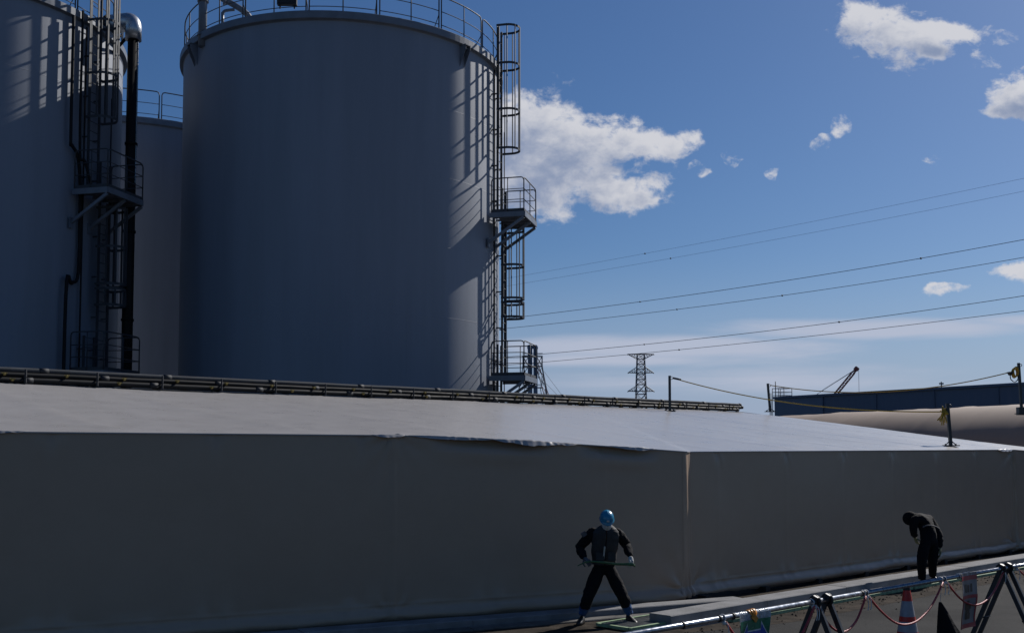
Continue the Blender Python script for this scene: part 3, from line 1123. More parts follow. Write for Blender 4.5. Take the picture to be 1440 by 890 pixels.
def ladder_set(root, c, Rr, zt, phi, z1, z2, conduit=False):
    rh = Vector((math.sin(phi), -math.cos(phi), 0))
    th = Vector((math.cos(phi), math.sin(phi), 0))            # away from the camera side
    O = Vector((c[0], c[1], 0))

    def Q(r, t, z): return O + rh * (Rr + r) + th * t + Vector((0, 0, z))
    hw = 0.25

    def ladder(za, zb, r0, t0):
        b = MB()
        for s in (-hw, hw):
            b.bar(Q(r0, t0 + s, za), Q(r0, t0 + s, zb), 0.035, 0.075, up=rh)
        z = za + 0.15
        while z < zb - 0.05:
            b.tube([Q(r0, t0 - hw, z), Q(r0, t0 + hw, z)], 0.012, 6)
            z += 0.30
        z = za + 0.5
        while z < min(zb, zt - 0.4):
            for s in (-hw, hw):
                b.bar(Q(-0.02, t0 + s, z), Q(r0, t0 + s, z), 0.05, 0.04)
            z += 1.25
        b.build('ladder', M['rail'], root)

    def cage(za, zb, zhoops, r0, t0, open_top=False, dep=0.72, wid=0.40):
        b = MB()

        def arcp(z, k):   # k 0..1 along the U
            if k < 0.22:
                return Q(r0 + (k / 0.22) * (dep - wid), t0 - wid, z)
            if k > 0.78:
                return Q(r0 + ((1 - k) / 0.22) * (dep - wid), t0 + wid, z)
            a = math.pi * (k - 0.22) / 0.56
            return Q(r0 + dep - wid + wid * math.sin(a), t0 - wid * math.cos(a), z)
        for z in zhoops:
            pts = [arcp(z, k / 26) for k in range(27)]
            pts = [Q(r0, t0 - hw, z)] + pts + [Q(r0, t0 + hw, z)]
            for p, q in zip(pts, pts[1:]):
                b.bar(p, q, 0.018, 0.075)
            for p in pts: b.hexa(p, (0.009, 0, 0), (0, 0.009, 0), (0, 0, 0.036))
        for k in (0.06, 0.24, 0.37, 0.5, 0.63, 0.76, 0.94):
            p = arcp(0, k)
            b.bar(p + Vector((0, 0, za)), p + Vector((0, 0, zb)), 0.07, 0.025, up=rh)
        b.build('ladder_cage', M['rail'], root)

    def platform(z, ta, tb, out):
        b = MB()
        mid = (ta + tb) / 2
        b.hexa(Q(0.15 + (out - 0.15) / 2 + 0.02, mid, z - 0.02), rh * (out - 0.15) / 2, th * (tb - ta) / 2, Vector((0, 0, 0.02)))
        # edge channels
        e = 0.13
        for (p, q) in ((Q(0.05, ta, z - 0.09), Q(out, ta, z - 0.09)), (Q(0.05, tb, z - 0.09), Q(out, tb, z - 0.09)), (Q(out, ta, z - 0.09), Q(out, tb, z - 0.09))):
            b.bar(p, q, 0.05, 0.17)
        for k in range(1, 4):
            t = ta + (tb - ta) * k / 4
            b.bar(Q(0.1, t, z - 0.075), Q(out - 0.03, t, z - 0.075), 0.04, 0.07)
        b.build('platform_deck', M['dark_steel'] if False else M['tank_trim'], root)
        for t in (ta + 0.02, mid, tb - 0.02):
            b = MB()
            b.bar(Q(out - 0.03, t, z - 0.20), Q(0.0, t, z - 1.02), 0.07, 0.09)
            b.hexa(Q(0.02, t, z - 1.02), rh * 0.02, th * 0.09, Vector((0, 0, 0.16)))
            b.build('platform_brace', M['tank_trim'], root)
        b = MB()
        H = 1.15
        o_ = out - 0.02
        for (p, q) in ((Q(0.12, ta, 0), Q(o_, ta, 0)), (Q(o_, ta, 0), Q(o_, tb, 0)), (Q(0.12, tb, 0), Q(o_, tb, 0))):
            Zv = lambda zz: Vector((0, 0, z + zz))
            m_ = (q - p)
            path = [p + Zv(0), p + Zv(H - 0.1), p + m_ * 0.03 + Zv(H - 0.025), p + m_ * 0.09 + Zv(H), q - m_ * 0.09 + Zv(H), q - m_ * 0.03 + Zv(H - 0.025), q + Zv(H - 0.1), q + Zv(0)]
            b.tube(path, 0.021, 6)
            for hh in (0.40, 0.76):
                b.tube([p + Zv(hh), q + Zv(hh)], 0.014, 5)
            b.tube([(p + q) / 2 + Zv(0), (p + q) / 2 + Zv(H)], 0.018, 6)
            b.bar(p + Zv(0.05), q + Zv(0.05), 0.006, 0.10)
        b.build('platform_rail', M['rail'], root)

    r0 = 0.20
    ladder(z1 - 0.02, zt + 1.12, r0, 0.0)
    cage(z1 + 2.3, zt + 1.15, [z1 + 2.3, z1 + 3.65, zt - 0.2, zt + 1.12], r0, 0.0)
    platform(z1, -0.75, 1.05, 1.26)
    ladder(z2 - 0.02, z1 + 1.1, r0, 0.62)
    cage(z2 + 2.75, z1 - 0.25, [z2 + 2.75, z2 + 3.9, z1 - 0.35], r0, 0.62)
    cage(z2 + 2.1, z2 + 2.6, [z2 + 2.1, z2 + 2.6], r0, 0.62)
    platform(z2, -0.75, 1.05, 1.26)
    ladder(0.1, z2 + 1.1, r0, 0.0)
    # conduits beside the ladder
    b = MB()
    b.tube([Q(0.1, -0.32, 0.1), Q(0.1, -0.32, zt - 0.4)], 0.028, 8)
    b.tube([Q(0.12, 0.98, z2 - 1.5), Q(0.12, 0.98, zt - 2.2)], 0.02, 6)
    if conduit:
        b.tube(catmull([Q(0.1, -0.95, zt - 0.3), Q(0.1, -0.95, z1 + 1.6), Q(0.1, -0.9, z1 + 1.3), Q(0.1, -0.6, z1 + 1.0), Q(0.1, -0.45, z1), Q(0.1, -0.45, z2 + 3.0), Q(0.1, -0.75, z2 + 2.6), Q(0.1, -1.0, z2 + 2.2), Q(0.1, -1.0, 0.2)], 6), 0.05, 8)
        b.tube(catmull([Q(0.16, -0.6, zt), Q(0.16, -0.6, z1 + 1.3), Q(0.3, -0.55, z1 + 0.9), Q(0.4, -0.3, z1 + 0.1)], 6), 0.04, 8)
    b.build('conduit', M['black_pipe'], root)
    return Q


TR = 5.54
ZT = 16.0
PH = R(76)
MC = (-6.0, 37.6)
main = tank(MC, TR, ZT, 'large grey steel tank in the middle with guard rail on top', PH, R(-3))
QM = ladder_set(main, MC, TR, ZT, PH, 10.55, 5.05)


def gusset(root, c, phi):
    rh = Vector((math.sin(phi), -math.cos(phi), 0)); th = Vector((math.cos(phi), math.sin(phi), 0))
    O = Vector((c[0], c[1], 0))
    b = MB()
    for s in (-0.11, 0.11):
        A = [O + rh * (TR + 0.0) + th * s + Vector((0, 0, ZT - 0.25)), O + rh * (TR + 0.26) + th * s + Vector((0, 0, ZT - 0.25)),
             O + rh * (TR + 0.26) + th * s + Vector((0, 0, ZT - 0.42)), O + rh * (TR + 0.0) + th * s + Vector((0, 0, ZT - 0.95))]
        B_ = [p + th * 0.012 for p in A]
        b.add(A + B_, [(0, 1, 2, 3), (7, 6, 5, 4), (0, 4, 5, 1), (1, 5, 6, 2), (2, 6, 7, 3), (3, 7, 4, 0)])
    b.hexa(O + rh * (TR + 0.13) + Vector((0, 0, ZT - 0.28)), rh * 0.14, th * 0.13, Vector((0, 0, 0.012)))
    b.tube([O + rh * (TR + 0.16) + th * -0.1 + Vector((0, 0, ZT - 0.36)), O + rh * (TR + 0.16) + th * 0.1 + Vector((0, 0, ZT - 0.36))], 0.03, 8)
    b.build('lifting_lug', M['tank_trim'], root)


gusset(main, MC, R(-51))
gusset(main, MC, R(52))
# riser pipe standing on the rim with a branch, and a small box on the guard rail
b = MB()
rp = Vector((MC[0] + (TR + 0.02) * math.sin(R(-46)), MC[1] - (TR + 0.02) * math.cos(R(-46)), 0))
b.tube([rp + Vector((0, 0, ZT - 0.45)), rp + Vector((0, 0, ZT + 2.2))], 0.135, 14)
b.tube([rp + Vector((0, 0, ZT - 0.1)), rp + Vector((0, 0, ZT - 0.04))], 0.17, 14)
b.tube([rp + Vector((0, 0, ZT + 1.02)), rp + Vector((0, 0, ZT + 1.10))], 0.18, 14)
a_ = P(300, -8, rp.y + 0.3); c_ = P(330, 8, rp.y + 0.4); e_ = P(347, 20, rp.y + 0.5); f_ = e_ + Vector((0.18, 0.1, -0.3))
b.tube(catmull([a_, c_, e_, f_], 6), 0.10, 12)
b.tube([P(316, 2, rp.y + .3), P(316, 2, rp.y + .3) + (c_ - a_).normalized() * 0.06], 0.135, 12)
b.tube([P(313, 18, rp.y + .3), P(313, 40, rp.y + .3)], 0.05, 8)
b.tube(catmull([P(313, 22, rp.y + .3), P(316, 16, rp.y + .3), P(330, 14, rp.y + .35)], 5), 0.05, 8)
b.build('roof_pipe', M['tank_trim'], main)
b = MB()
bx = Vector((MC[0] + TR * math.sin(R(-9.5)), MC[1] - TR * math.cos(R(-9.5)), 0))
b.hexa(bx + Vector((0, -0.08, ZT + 0.62)), (0.30, 0, 0), (0, 0.08, 0), (0, 0, 0.42))
b.hexa(bx + Vector((0, -0.165, ZT + 0.62)), (0.26, 0, 0), (0, 0.006, 0), (0, 0, 0.38))
for s in (-0.22, 0.22):
    b.bar(bx + Vector((s, -0.06, ZT + 0.22)), bx + Vector((s, -0.06, ZT + 0.1)), 0.04, 0.04)
b.build('control_box', M['dark_steel'], main)

LC = (-18.4, 33.6)
left = tank(LC, TR, ZT - 0.15, 'grey steel tank cut off by the left picture edge with caged ladder', PH, R(2))
QL = ladder_set(left, LC, TR, ZT - 0.15, PH, 10.35, 4.9, True)
RC = (-16.5, 46.8)
tank(RC, TR, ZT - 0.25, 'grey steel tank half hidden in the gap between the two nearer tanks', None, R(4))

# downpipe of the left tank with its bright elbow
dp = P(188, 30, 33.3)
dp.z = 0
root = empty('downpipe', (dp.x, dp.y, 0), 'thick black vertical downpipe with bright metal elbow between two tanks', 'pipe')
b = MB()
zt_ = P(188, 52, 33.3).z
b.tube([dp, dp + Vector((0, 0, zt_))], 0.17, 18)
b.build('pipe_run', M['duct'], root)
b = MB()
for z in (2.0, 4.6, 6.6, 9.4, 12.2):
    b.tube([dp + Vector((0, 0, z)), dp + Vector((0, 0, z + 0.07))], 0.20, 18)
b.build('flange', M['duct'], root)
b = MB()
tl = P(60, 26, 34.5)
zc = P(188, 30, 33.3).z
ew = (Vector((tl.x, tl.y, 0)) - dp).normalized()
path = [dp + Vector((0, 0, zt_ - 0.12)), dp + Vector((0, 0, zc - 0.26))]
for k in range(1, 8):
    a = math.pi / 2 * k / 8
    path.append(dp + ew * (0.26 * (1 - math.cos(a))) + Vector((0, 0, zc - 0.26 + 0.26 * math.sin(a))))
path += [dp + ew * 0.30 + Vector((0, 0, zc)), dp + ew * 0.9 + Vector((0, 0, zc - 0.02))]
b.tube(path, [0.25] * 2 + [0.255, 0.26, 0.27, 0.28, 0.285, 0.285, 0.285] + [0.285, 0.32], 20)
b.build('elbow', M['silver'], root)
b = MB()
b.tube([dp + ew * 0.9 + Vector((0, 0, zc - 0.02)), dp + ew * 3.4 + Vector((0, 0, zc - 0.05))], 0.30, 20)
b.tube([dp + ew * 0.88 + Vector((0, 0, zc - 0.02)), dp + ew * 0.95 + Vector((0, 0, zc - 0.02))], 0.34, 20)
b.tube([dp + ew * 0.25 + Vector((0, 0, zc - 0.5)), dp + ew * 1.25 + Vector((0, 0.2, zc - 1.15))], 0.05, 8)
b.tube([dp + ew * 0.6 + Vector((0, 0.2, zc - 0.3)), dp + ew * 1.3 + Vector((0, 0.4, zc - 0.85))], 0.05, 8)
b.build('horizontal_duct', M['duct'], root)
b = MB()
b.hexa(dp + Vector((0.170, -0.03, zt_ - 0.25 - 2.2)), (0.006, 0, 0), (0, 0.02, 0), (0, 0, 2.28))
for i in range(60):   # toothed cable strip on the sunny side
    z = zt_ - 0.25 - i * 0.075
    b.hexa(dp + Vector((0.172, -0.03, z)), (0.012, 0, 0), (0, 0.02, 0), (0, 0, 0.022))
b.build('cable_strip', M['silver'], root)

# ------------------------------------------------------------------ brown tunnel behind the shelter
A2, B2 = P(1084, 583, 50), P(1446, 562, 38)
A2.z = B2.z = 0
d2 = (B2 - A2).normalized()
n2v = Vector((d2.y, -d2.x, 0))            # towards the camera side
if n2v.y > 0: n2v = -n2v
Lt = (B2 - A2).length + 14
ZR = P(1084, 583, 50).z
b = MB()
rows = []
for i in range(121):
    t = Lt * i / 120 - 0.4
    row = []
    for j in range(33):
        a = math.pi * j / 32
        rr = 4.6
        zz = ZR * (math.sin(a) ** 0.75)
        off = rr * math.cos(a)
        w = 0.03 * noise.noise(Vector((t * 0.4, j * 0.2, 3)))
        pw = 0.025 * math.exp(-(((t % 2.2) - 1.1) / 0.12) ** 2)
        row.append(A2 + d2 * t + n2v * (off * (1 + w * .3)) + Vector((0, 0, max(0, zz + w + pw))) - n2v * 1.6)
    rows.append(row)
b.grid(rows, smooth=True)
b.poly(rows[0][::-1])
tun = b.build('tarpaulin_tunnel', M['tarp_brown'])
fix_normals(tun, Vector((0, 0, 1)))
tag(tun, 'round topped brown tarpaulin tunnel below the blue building', 'shelter')

# ------------------------------------------------------------------ blue building
bl = [P(1089, 560, 82), P(1440, 540, 67)]
zb_top = (bl[0].z + bl[1].z) / 2
A3 = Vector((bl[0].x, bl[0].y, 0)); B3 = Vector((bl[1].x, bl[1].y, 0))
d3 = (B3 - A3).normalized()
B3 = A3 + d3 * 60
n3v = Vector((-d3.y, d3.x, 0))
if n3v.y < 0: n3v = -n3v
root = empty('blue_building', tuple(A3), 'long flat roofed blue building behind the brown tunnel', 'building')
b = MB()
dep = 22
zA, zB = P(1089, 560, 82).z, P(1440, 540, 67).z
zE = zA + (zB - zA) * 60 / (Vector((bl[1].x, bl[1].y, 0)) - A3).length
q = [A3, B3, B3 + n3v * dep, A3 + n3v * dep]
tops = [zA, zE, zE, zA]
vs = q + [Vector((p.x, p.y, z)) for p, z in zip(q, tops)]
b.add(vs, [(0, 1, 5, 4), (1, 2, 6, 5), (2, 3, 7, 6), (3, 0, 4, 7), (4, 5, 6, 7)])
b.build('wall', M['blue_wall'], root)
b = MB()
for (p, z), (r_, y) in zip(zip(q, tops), list(zip(q, tops))[1:] + [(q[0], tops[0])]):
    b.bar(Vector((p.x, p.y, z + 0.03)), Vector((r_.x, r_.y, y + 0.03)), 0.34, 0.16)
b.build('coping', M['blue_wall'], root)
b = MB()
for k in range(1, 14):
    p = A3 + d3 * (k * 4.4) - n3v * 0.03
    b.bar(p, p + Vector((0, 0, zA + (zE - zA) * (k * 4.4) / 60 - 0.1)), 0.06, 0.10, up=n3v)
b.build('cladding_joint', M['blue_wall'], root)
b = MB()
b.hexa(A3 + d3 * 2.2 - n3v * 0.012 + Vector((0, 0, zA / 2 - 0.04)), d3 * 2.17, n3v * 0.01, Vector((0, 0, zA / 2 - 0.04)))  # thin sheet over the first bay, lighter blue than the wall
b.build('end_bay_panel', mat('lighter_blue_bay', (0.085, 0.125, 0.19), 0.55, var=0.08, scale=0.3), root)
# caged roof ladder and aerial
b = MB()
ca = A3 + n3v * 1.2 - d3 * 1.0
for (x, y) in ((-0.1, 0), (0.5, 0), (1.0, 0), (-0.1, 1), (1.0, 1)):
    p = ca + d3 * x + n3v * y
    b.tube([p + Vector((0, 0, zA - 1.5)), p + Vector((0, 0, zA + 0.85))], 0.03, 6)
for z in (0.3, 0.55, 0.85):
    b.tube([ca + d3 * -0.1 + Vector((0, 0, zA + z)), ca + d3 * 1.0 + Vector((0, 0, zA + z)), ca + d3 * 1.0 + n3v + Vector((0, 0, zA + z)), ca + d3 * -0.1 + n3v + Vector((0, 0, zA + z))], 0.025, 6, closed=True)
b.tube([ca + d3 * 0.2 + Vector((0, 0, zA)), ca + d3 * 0.2 + Vector((0, 0, zA + 1.4))], 0.035, 6)
b.tube([A3 + Vector((-0.25, 0, 0)), A3 + Vector((-0.25, 0, zA + .4))], 0.03, 6)
b.tube([A3 + Vector((-0.25, 0.4, 0)), A3 + Vector((-0.25, 0.4, zA + .4))], 0.03, 6)
b.build('roof_ladder', M['lattice'], root)
b = MB()
p = P(1324, 548, 72)
b.tube([p, p + Vector((0, 0, 0.55))], 0.04, 6)
b.hexa(p + Vector((0, 0, 0.42)), (0.14, 0, 0), (0, 0.05, 0), (0, 0, 0.05))
b.build('aerial', M['lattice'], root)


# ------------------------------------------------------------------ far lattice work
def lattice_leg_set(b, c, w0, w1, z0, z1, nb, r, mi=0, alt=None):
    """square lattice mast"""
    prev = None
    for i in range(nb + 1):
        k = i / nb
        w = w0 + (w1 - w0) * k
        z = z0 + (z1 - z0) * k
        cs = [c + Vector((sx * w / 2, sy * w / 2, z)) for sx, sy in ((-1, -1), (1, -1), (1, 1), (-1, 1))]
        m_ = mi if alt is None else (i % 2 if alt else mi)
        for j in range(4):
            b.tube([cs[j], cs[(j + 1) % 4]], r * 0.7, 4, mi=m_)
        if prev:
            for j in range(4):
                b.tube([prev[j], cs[j]], r, 4, mi=m_)
                b.tube([prev[j], cs[(j + 1) % 4]], r * 0.7, 4, mi=m_)
                b.tube([prev[(j + 1) % 4], cs[j]], r * 0.7, 4, mi=m_)
        prev = cs


DP = 350.0
pc = P(902, 640, DP); pc.z = 0
root = empty('transmission_pylon', tuple(pc), 'distant steel lattice pylon with three cross arms above the roof', 'pylon')
b = MB()
ppx = DP / F
ztp = P(902, 498, DP).z
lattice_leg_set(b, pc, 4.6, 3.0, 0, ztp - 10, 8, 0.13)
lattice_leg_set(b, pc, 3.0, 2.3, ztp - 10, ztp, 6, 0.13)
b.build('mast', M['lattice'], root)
for (y, half, up) in ((498, 18.5, -1), (524, 18, 1), (550, 18.5, 1)):
    b = MB()
    z = P(902, y, DP).z
    for s in (-1, 1):
        tip = pc + Vector((s * half * ppx, 0, z))
        for sy in (-1, 1):
            b.tube([pc + Vector((s * 1.2, sy * 1.2, z)), tip], 0.12, 4)
            b.tube([pc + Vector((s * 1.3, sy * 1.2, z + up * (1.9 if up > 0 else 1.5))), tip], 0.10, 4)
        for k in (0.3, 0.55, 0.8):
            x = s * (1.2 + (half * ppx - 1.2) * k)
            b.tube([pc + Vector((x, 0, z)), pc + Vector((x, 0, z + up * 1.8 * (1 - k)))], 0.07, 4)
            b.tube([pc + Vector((x, 0, z)), pc + Vector((s * (abs(x) - 0.9), 0, z + up * 1.8 * (1 - k + 0.25)))], 0.06, 4)
        b.tube([tip, tip + Vector((0, 0, -0.3))], 0.16, 6)
    b.tube([pc + Vector((-half * ppx, 0, z)), pc + Vector((half * ppx, 0, z))], 0.14, 4)
    b.build('cross_arm', M['lattice'], root)

DS = 400.0
spx = DS / F
sc0 = P(749, 640, DS); sc0.z = 0
root = empty('exhaust_stack', tuple(sc0), 'pair of far blue grey exhaust stacks behind the lower ladder platform', 'chimney')
zst = P(749, 485, DS).z
for (dx, rr) in ((-3.5, 3.3), (4.2, 3.0)):
    b = MB()
    c = sc0 + Vector((dx * spx, 0, 0))
    rw = rr * spx
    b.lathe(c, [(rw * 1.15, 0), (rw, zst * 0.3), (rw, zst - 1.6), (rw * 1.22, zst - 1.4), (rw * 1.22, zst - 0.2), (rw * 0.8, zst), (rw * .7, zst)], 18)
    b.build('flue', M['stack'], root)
for y in (501, 515, 545):
    b = MB()
    z = P(749, y, DS).z
    hwid = 14 * spx
    for (p, q) in (((-hwid, -1), (hwid, -1)), ((-hwid, 1.5), (hwid, 1.5)), ((-hwid, -1), (-hwid, 1.5)), ((hwid, -1), (hwid, 1.5))):
        b.tube([sc0 + Vector((p[0], p[1], z)), sc0 + Vector((q[0], q[1], z))], 0.16, 4)
        b.tube([sc0 + Vector((p[0], p[1], z + 1.1)), sc0 + Vector((q[0], q[1], z + 1.1))], 0.07, 4)
    b.build('gallery', M['lattice'], root)
b = MB()
zz = [P(749, y, DS).z for y in (501, 515, 530, 545, 640)]
zz[-1] = 0
hx = [13.5, 13.5, 16, 19, 27]
for i in range(4):
    for s in (-1, 1):
        for sy in (-1, 1):
            a_ = sc0 + Vector((s * hx[i] * spx, sy * hx[i] * spx * .6, zz[i])); c_ = sc0 + Vector((s * hx[i + 1] * spx, sy * hx[i + 1] * spx * .6, zz[i + 1]))
            b.tube([a_, c_], 0.17, 4)
            a2 = sc0 + Vector((s * (hx[i] - 8) * spx, sy * 1, zz[i])); c2 = sc0 + Vector((s * (hx[i + 1] - 8) * spx, sy * 1, zz[i + 1]))
            b.tube([a_, c2], 0.10, 4); b.tube([a2, c_], 0.10, 4)
b.build('support_frame', M['lattice'], root)
b = MB()
m0 = P(755, 512, DS); m1 = P(767, 556, DS); m1b = Vector((m1.x + 8, m1.y, 0))
for i in range(9):
    k0, k1 = i / 9, (i + 1) / 9
    for s in (-1, 1):
        w0, w1 = (1.0 + 2.2 * k0), (1.0 + 2.2 * k1)
        a_ = m0 + (m1b - m0) * k0 + Vector((s * w0 * .5, 0, 0)); c_ = m0 + (m1b - m0) * k1 + Vector((s * w1 * .5, 0, 0))
        d_ = m0 + (m1b - m0) * k1 + Vector((-s * w1 * .5, 0, 0))
        b.tube([a_, c_], 0.16, 4, mi=i % 2); b.tube([a_, d_], 0.10, 4, mi=i % 2)
b.build('red_white_mast', [M['lat_red'], M['lat_white']], root)
b = MB()
for (x0, y0, x1, y1) in ((765, 522, 795, 562), (763, 534, 790, 562)):
    b.tube([P(x0, y0, DS), P(x1, y1, DS), Vector((P(x1 + 60, 640, DS).x, DS, 0))], 0.06, 4)
b.build('guy_wire', M['lattice'], root)

# crane
DC = 260.0
cpx = DC / F
foot, tip = P(1150, 585, DC), P(1204, 519, DC)
root = empty('crawler_crane', tuple(Vector((foot.x, foot.y, 0))), 'far crane with slanting red lattice boom above the blue roof', 'crane')
b = MB()
dirb = (tip - foot).normalized()
per = Vector((-dirb.z, 0, dirb.x))
NB = 22
hb = 0.33
for i in range(NB):
    k0, k1 = i / NB, (i + 1) / NB
    f0 = min(1, k0 * 8 + .2, (1 - k0) * 8 + .3); f1 = min(1, k1 * 8 + .2, (1 - k1) * 8 + .3)
    for sy in (-.4, .4):
        for s in (-1, 1):
            a_ = foot + (tip - foot) * k0 + per * s * hb * f0 + Vector((0, sy, 0)); c_ = foot + (tip - foot) * k1 + per * s * hb * f1 + Vector((0, sy, 0))
            b.tube([a_, c_], 0.11, 4)
        b.tube([foot + (tip - foot) * k0 + per * (hb * f0 if i % 2 else -hb * f0) + Vector((0, sy, 0)), foot + (tip - foot) * k1 + per * (-hb * f1 if i % 2 else hb * f1) + Vector((0, sy, 0))], 0.07, 4)
b.hexa(tip + dirb * 0.1, dirb * 0.4, Vector((0, 0.5, 0)), per * 0.5)
b.build('boom', M['lat_red'], root)
b = MB()
b.tube([tip, P(1146, 556, DC), P(1120, 575, DC)], 0.05, 4)
b.tube([tip + Vector((0, .5, 0)), P(1160, 546, DC), P(1120, 577, DC)], 0.04, 4)
b.tube([tip + Vector((0.6, 0, 0)), Vector((tip.x + 0.6, tip.y, 6))], 0.045, 4)
b.build('hoist_cable', M['lattice'], root)
b = MB()
cb = Vector((foot.x, foot.y, 0))
b.hexa(cb + Vector((-3, 0, 2.2)), (3.6, 0, 0), (0, 1.6, 0), (0, 0, 1.1))
b.hexa(cb + Vector((-0.2, -1.0, 3.4)), (0.9, 0, 0), (0, 0.7, 0), (0, 0, 1.0))
for s in (-1.8, 1.8):
    b.hexa(cb + Vector((-2, s, 0.55)), (3.4, 0, 0), (0, 0.45, 0), (0, 0, 0.52))
b.tube([foot, cb + Vector((0.5, 0, 2.5))], 0.4, 6)
b.tube([P(1120, 576, DC), cb + Vector((-5, 0, 3))], 0.15, 6)
b.build('crane_body', M['lat_red'], root)

# power lines
wires = [
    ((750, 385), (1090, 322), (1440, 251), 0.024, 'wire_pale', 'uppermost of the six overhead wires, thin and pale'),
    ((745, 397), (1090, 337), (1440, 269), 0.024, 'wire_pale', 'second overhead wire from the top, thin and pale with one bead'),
    ((720, 447), (1090, 397), (1440, 337), 0.055, 'wire', 'third overhead wire from the top, upper of the dark middle pair'),
    ((720, 461), (1090, 417), (1440, 362), 0.050, 'wire', 'fourth overhead wire from the top, lower of the dark middle pair'),
    ((760, 498), (1090, 464), (1440, 416), 0.055, 'wire', 'fifth overhead wire from the top, crossing the thin white cloud'),
    ((765, 509), (1090, 478), (1440, 437), 0.050, 'wire', 'lowest overhead wire, passing just above the pylon top'),
]
for i, (p0, p1, p2, rad, mt, lab) in enumerate(wires):
    def yq(x):
        (xa, ya), (xb, yb), (xc, yc_) = p0, p1, p2
        return ya * (x - xb) * (x - xc) / ((xa - xb) * (xa - xc)) + yb * (x - xa) * (x - xc) / ((xb - xa) * (xb - xc)) + yc_ * (x - xa) * (x - xb) / ((xc - xa) * (xc - xb))
    pts = []
    for k in range(61):
        x = 560 + (1640 - 560) * k / 60
        inv = (1 / 420) + (1 / 170 - 1 / 420) * ((x - 560) / 1080)
        pts.append(P(x, yq(x), 1 / inv))
    root = empty('power_line', tuple(pts[0]), lab, 'power line', 'overhead power lines across the sky')
    b = MB()
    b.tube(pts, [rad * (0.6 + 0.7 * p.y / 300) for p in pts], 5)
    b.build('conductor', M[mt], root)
    b = MB()
    for x in ([907], [943], [900, 1295], [952, 1100], [906, 1180], [955])[i]:
        inv = (1 / 420) + (1 / 170 - 1 / 420) * ((x - 560) / 1080)
        c = P(x, yq(x), 1 / inv)
        b.lathe(c, [(0, -0.22), (0.2, -0.12), (0.24, 0), (0.2, 0.12), (0, 0.22)], 8)
    b.build('spacer', M['wire'], root)

# ------------------------------------------------------------------ foreground: strip, mat, barrier
b = MB()
for k in range(20):
    t = -1.2 + k * 1.85
    b.hexa(W(t + 0.9, 1.675 + random.uniform(-.012, .012), 0.030), RD * 0.90, RN * 0.05, Vector((0, 0, 0.022)))
o = b.build('edging_strip', M['green'])
tag(o, kind='structure')

mc = G(903, 876, 0.02)
root = empty('grating_mat', tuple(mc), 'flat steel grating with green edges beside the worker in the blue helmet', 'grating')
ma, mb_ = RD, RN
b = MB()
for s in (-1, 1):
    b.hexa(mc + mb_ * s * 0.30 + Vector((0, 0, 0.02)), ma * 0.62, mb_ * 0.025, Vector((0, 0, 0.02)))
    b.hexa(mc + ma * s * 0.62 + Vector((0, 0, 0.022)), ma * 0.025, mb_ * 0.275, Vector((0, 0, 0.02)))
b.build('edge_frame', M['green'], root)
b = MB()
for k in range(25):
    b.hexa(mc + ma * (-0.576 + k * 0.048) + Vector((0, 0, 0.018)), ma * 0.005, mb_ * 0.273, Vector((0, 0, 0.012)))
for k in range(11):
    b.hexa(mc + mb_ * (-0.25 + k * 0.05) + Vector((0, 0, 0.015)), ma * 0.594, mb_ * 0.004, Vector((0, 0, 0.008)))
b.build('grid_bars', M['grate'], root)

b = MB()
rg = random.Random(3)
for k in range(900):
    t = rg.uniform(-4, 22)
    n_ = 1.75 + abs(rg.gauss(0, 0.25)) if rg.random() < 0.85 else rg.uniform(1.7, 6)
    c = W(t, n_, 0.006)
    r_ = rg.uniform(0.006, 0.024)
    vs = []
    for (x, y, z) in ((1, 0, .1), (0.3, .95, .15), (-.8, .55, .1), (-.8, -.6, .12), (.35, -.9, .1), (0.1, 0.1, .8), (0.4, -.1, .7)):
        vs.append(c + Vector((x, y, z)) * r_ * rg.uniform(.7, 1.25))
    b.add(vs, [(0, 1, 5, 6), (1, 2, 5), (2, 3, 5), (3, 4, 6, 5), (4, 0, 6)])
tag(b.build('gravel', M['dirt']), 'loose grit and small stones scattered along the kerb', 'gravel', kind='stuff')

# barrier pipe
PA = P(900, 886, 8.54); PA.z = 1.0
PD = (P(1440, 792, 13.8) - PA); PD.z = 0; PD = PD.normalized()


def BP(s, dz=0.0, dn=0.0):
    return PA + PD * s + Vector((PD.y, -PD.x, 0)) * dn + Vector((0, 0, dz))


def s_at(px):
    """position along the barrier whose picture x is px"""
    lo, hi = -3.0, 20.0
    for _ in range(50):
        m_ = (lo + hi) / 2
        p = BP(m_)
        if 720 + F * p.x / p.y < px: lo = m_
        else: hi = m_
    return lo


root = empty('barrier_rail', tuple(PA), 'long galvanised scaffold tube laid across dark trestles at the kerb', 'barrier rail')
b = MB()
b.tube([BP(-2.5), BP(s_at(1212)), ], 0.0243, 14)
b.tube([BP(s_at(1212) + 0.0), BP(14)], 0.0236, 14)
b.build('tube', M['scaffold'], root)
for px in (957, 1008, 1027, 1207, 1211, 1318, 1322, 1345):
    b = MB()
    s = s_at(px)
    b.tube([BP(s - 0.012), BP(s + 0.012)], 0.030, 12)
    b.build('clip_band', M['rubber'], root)


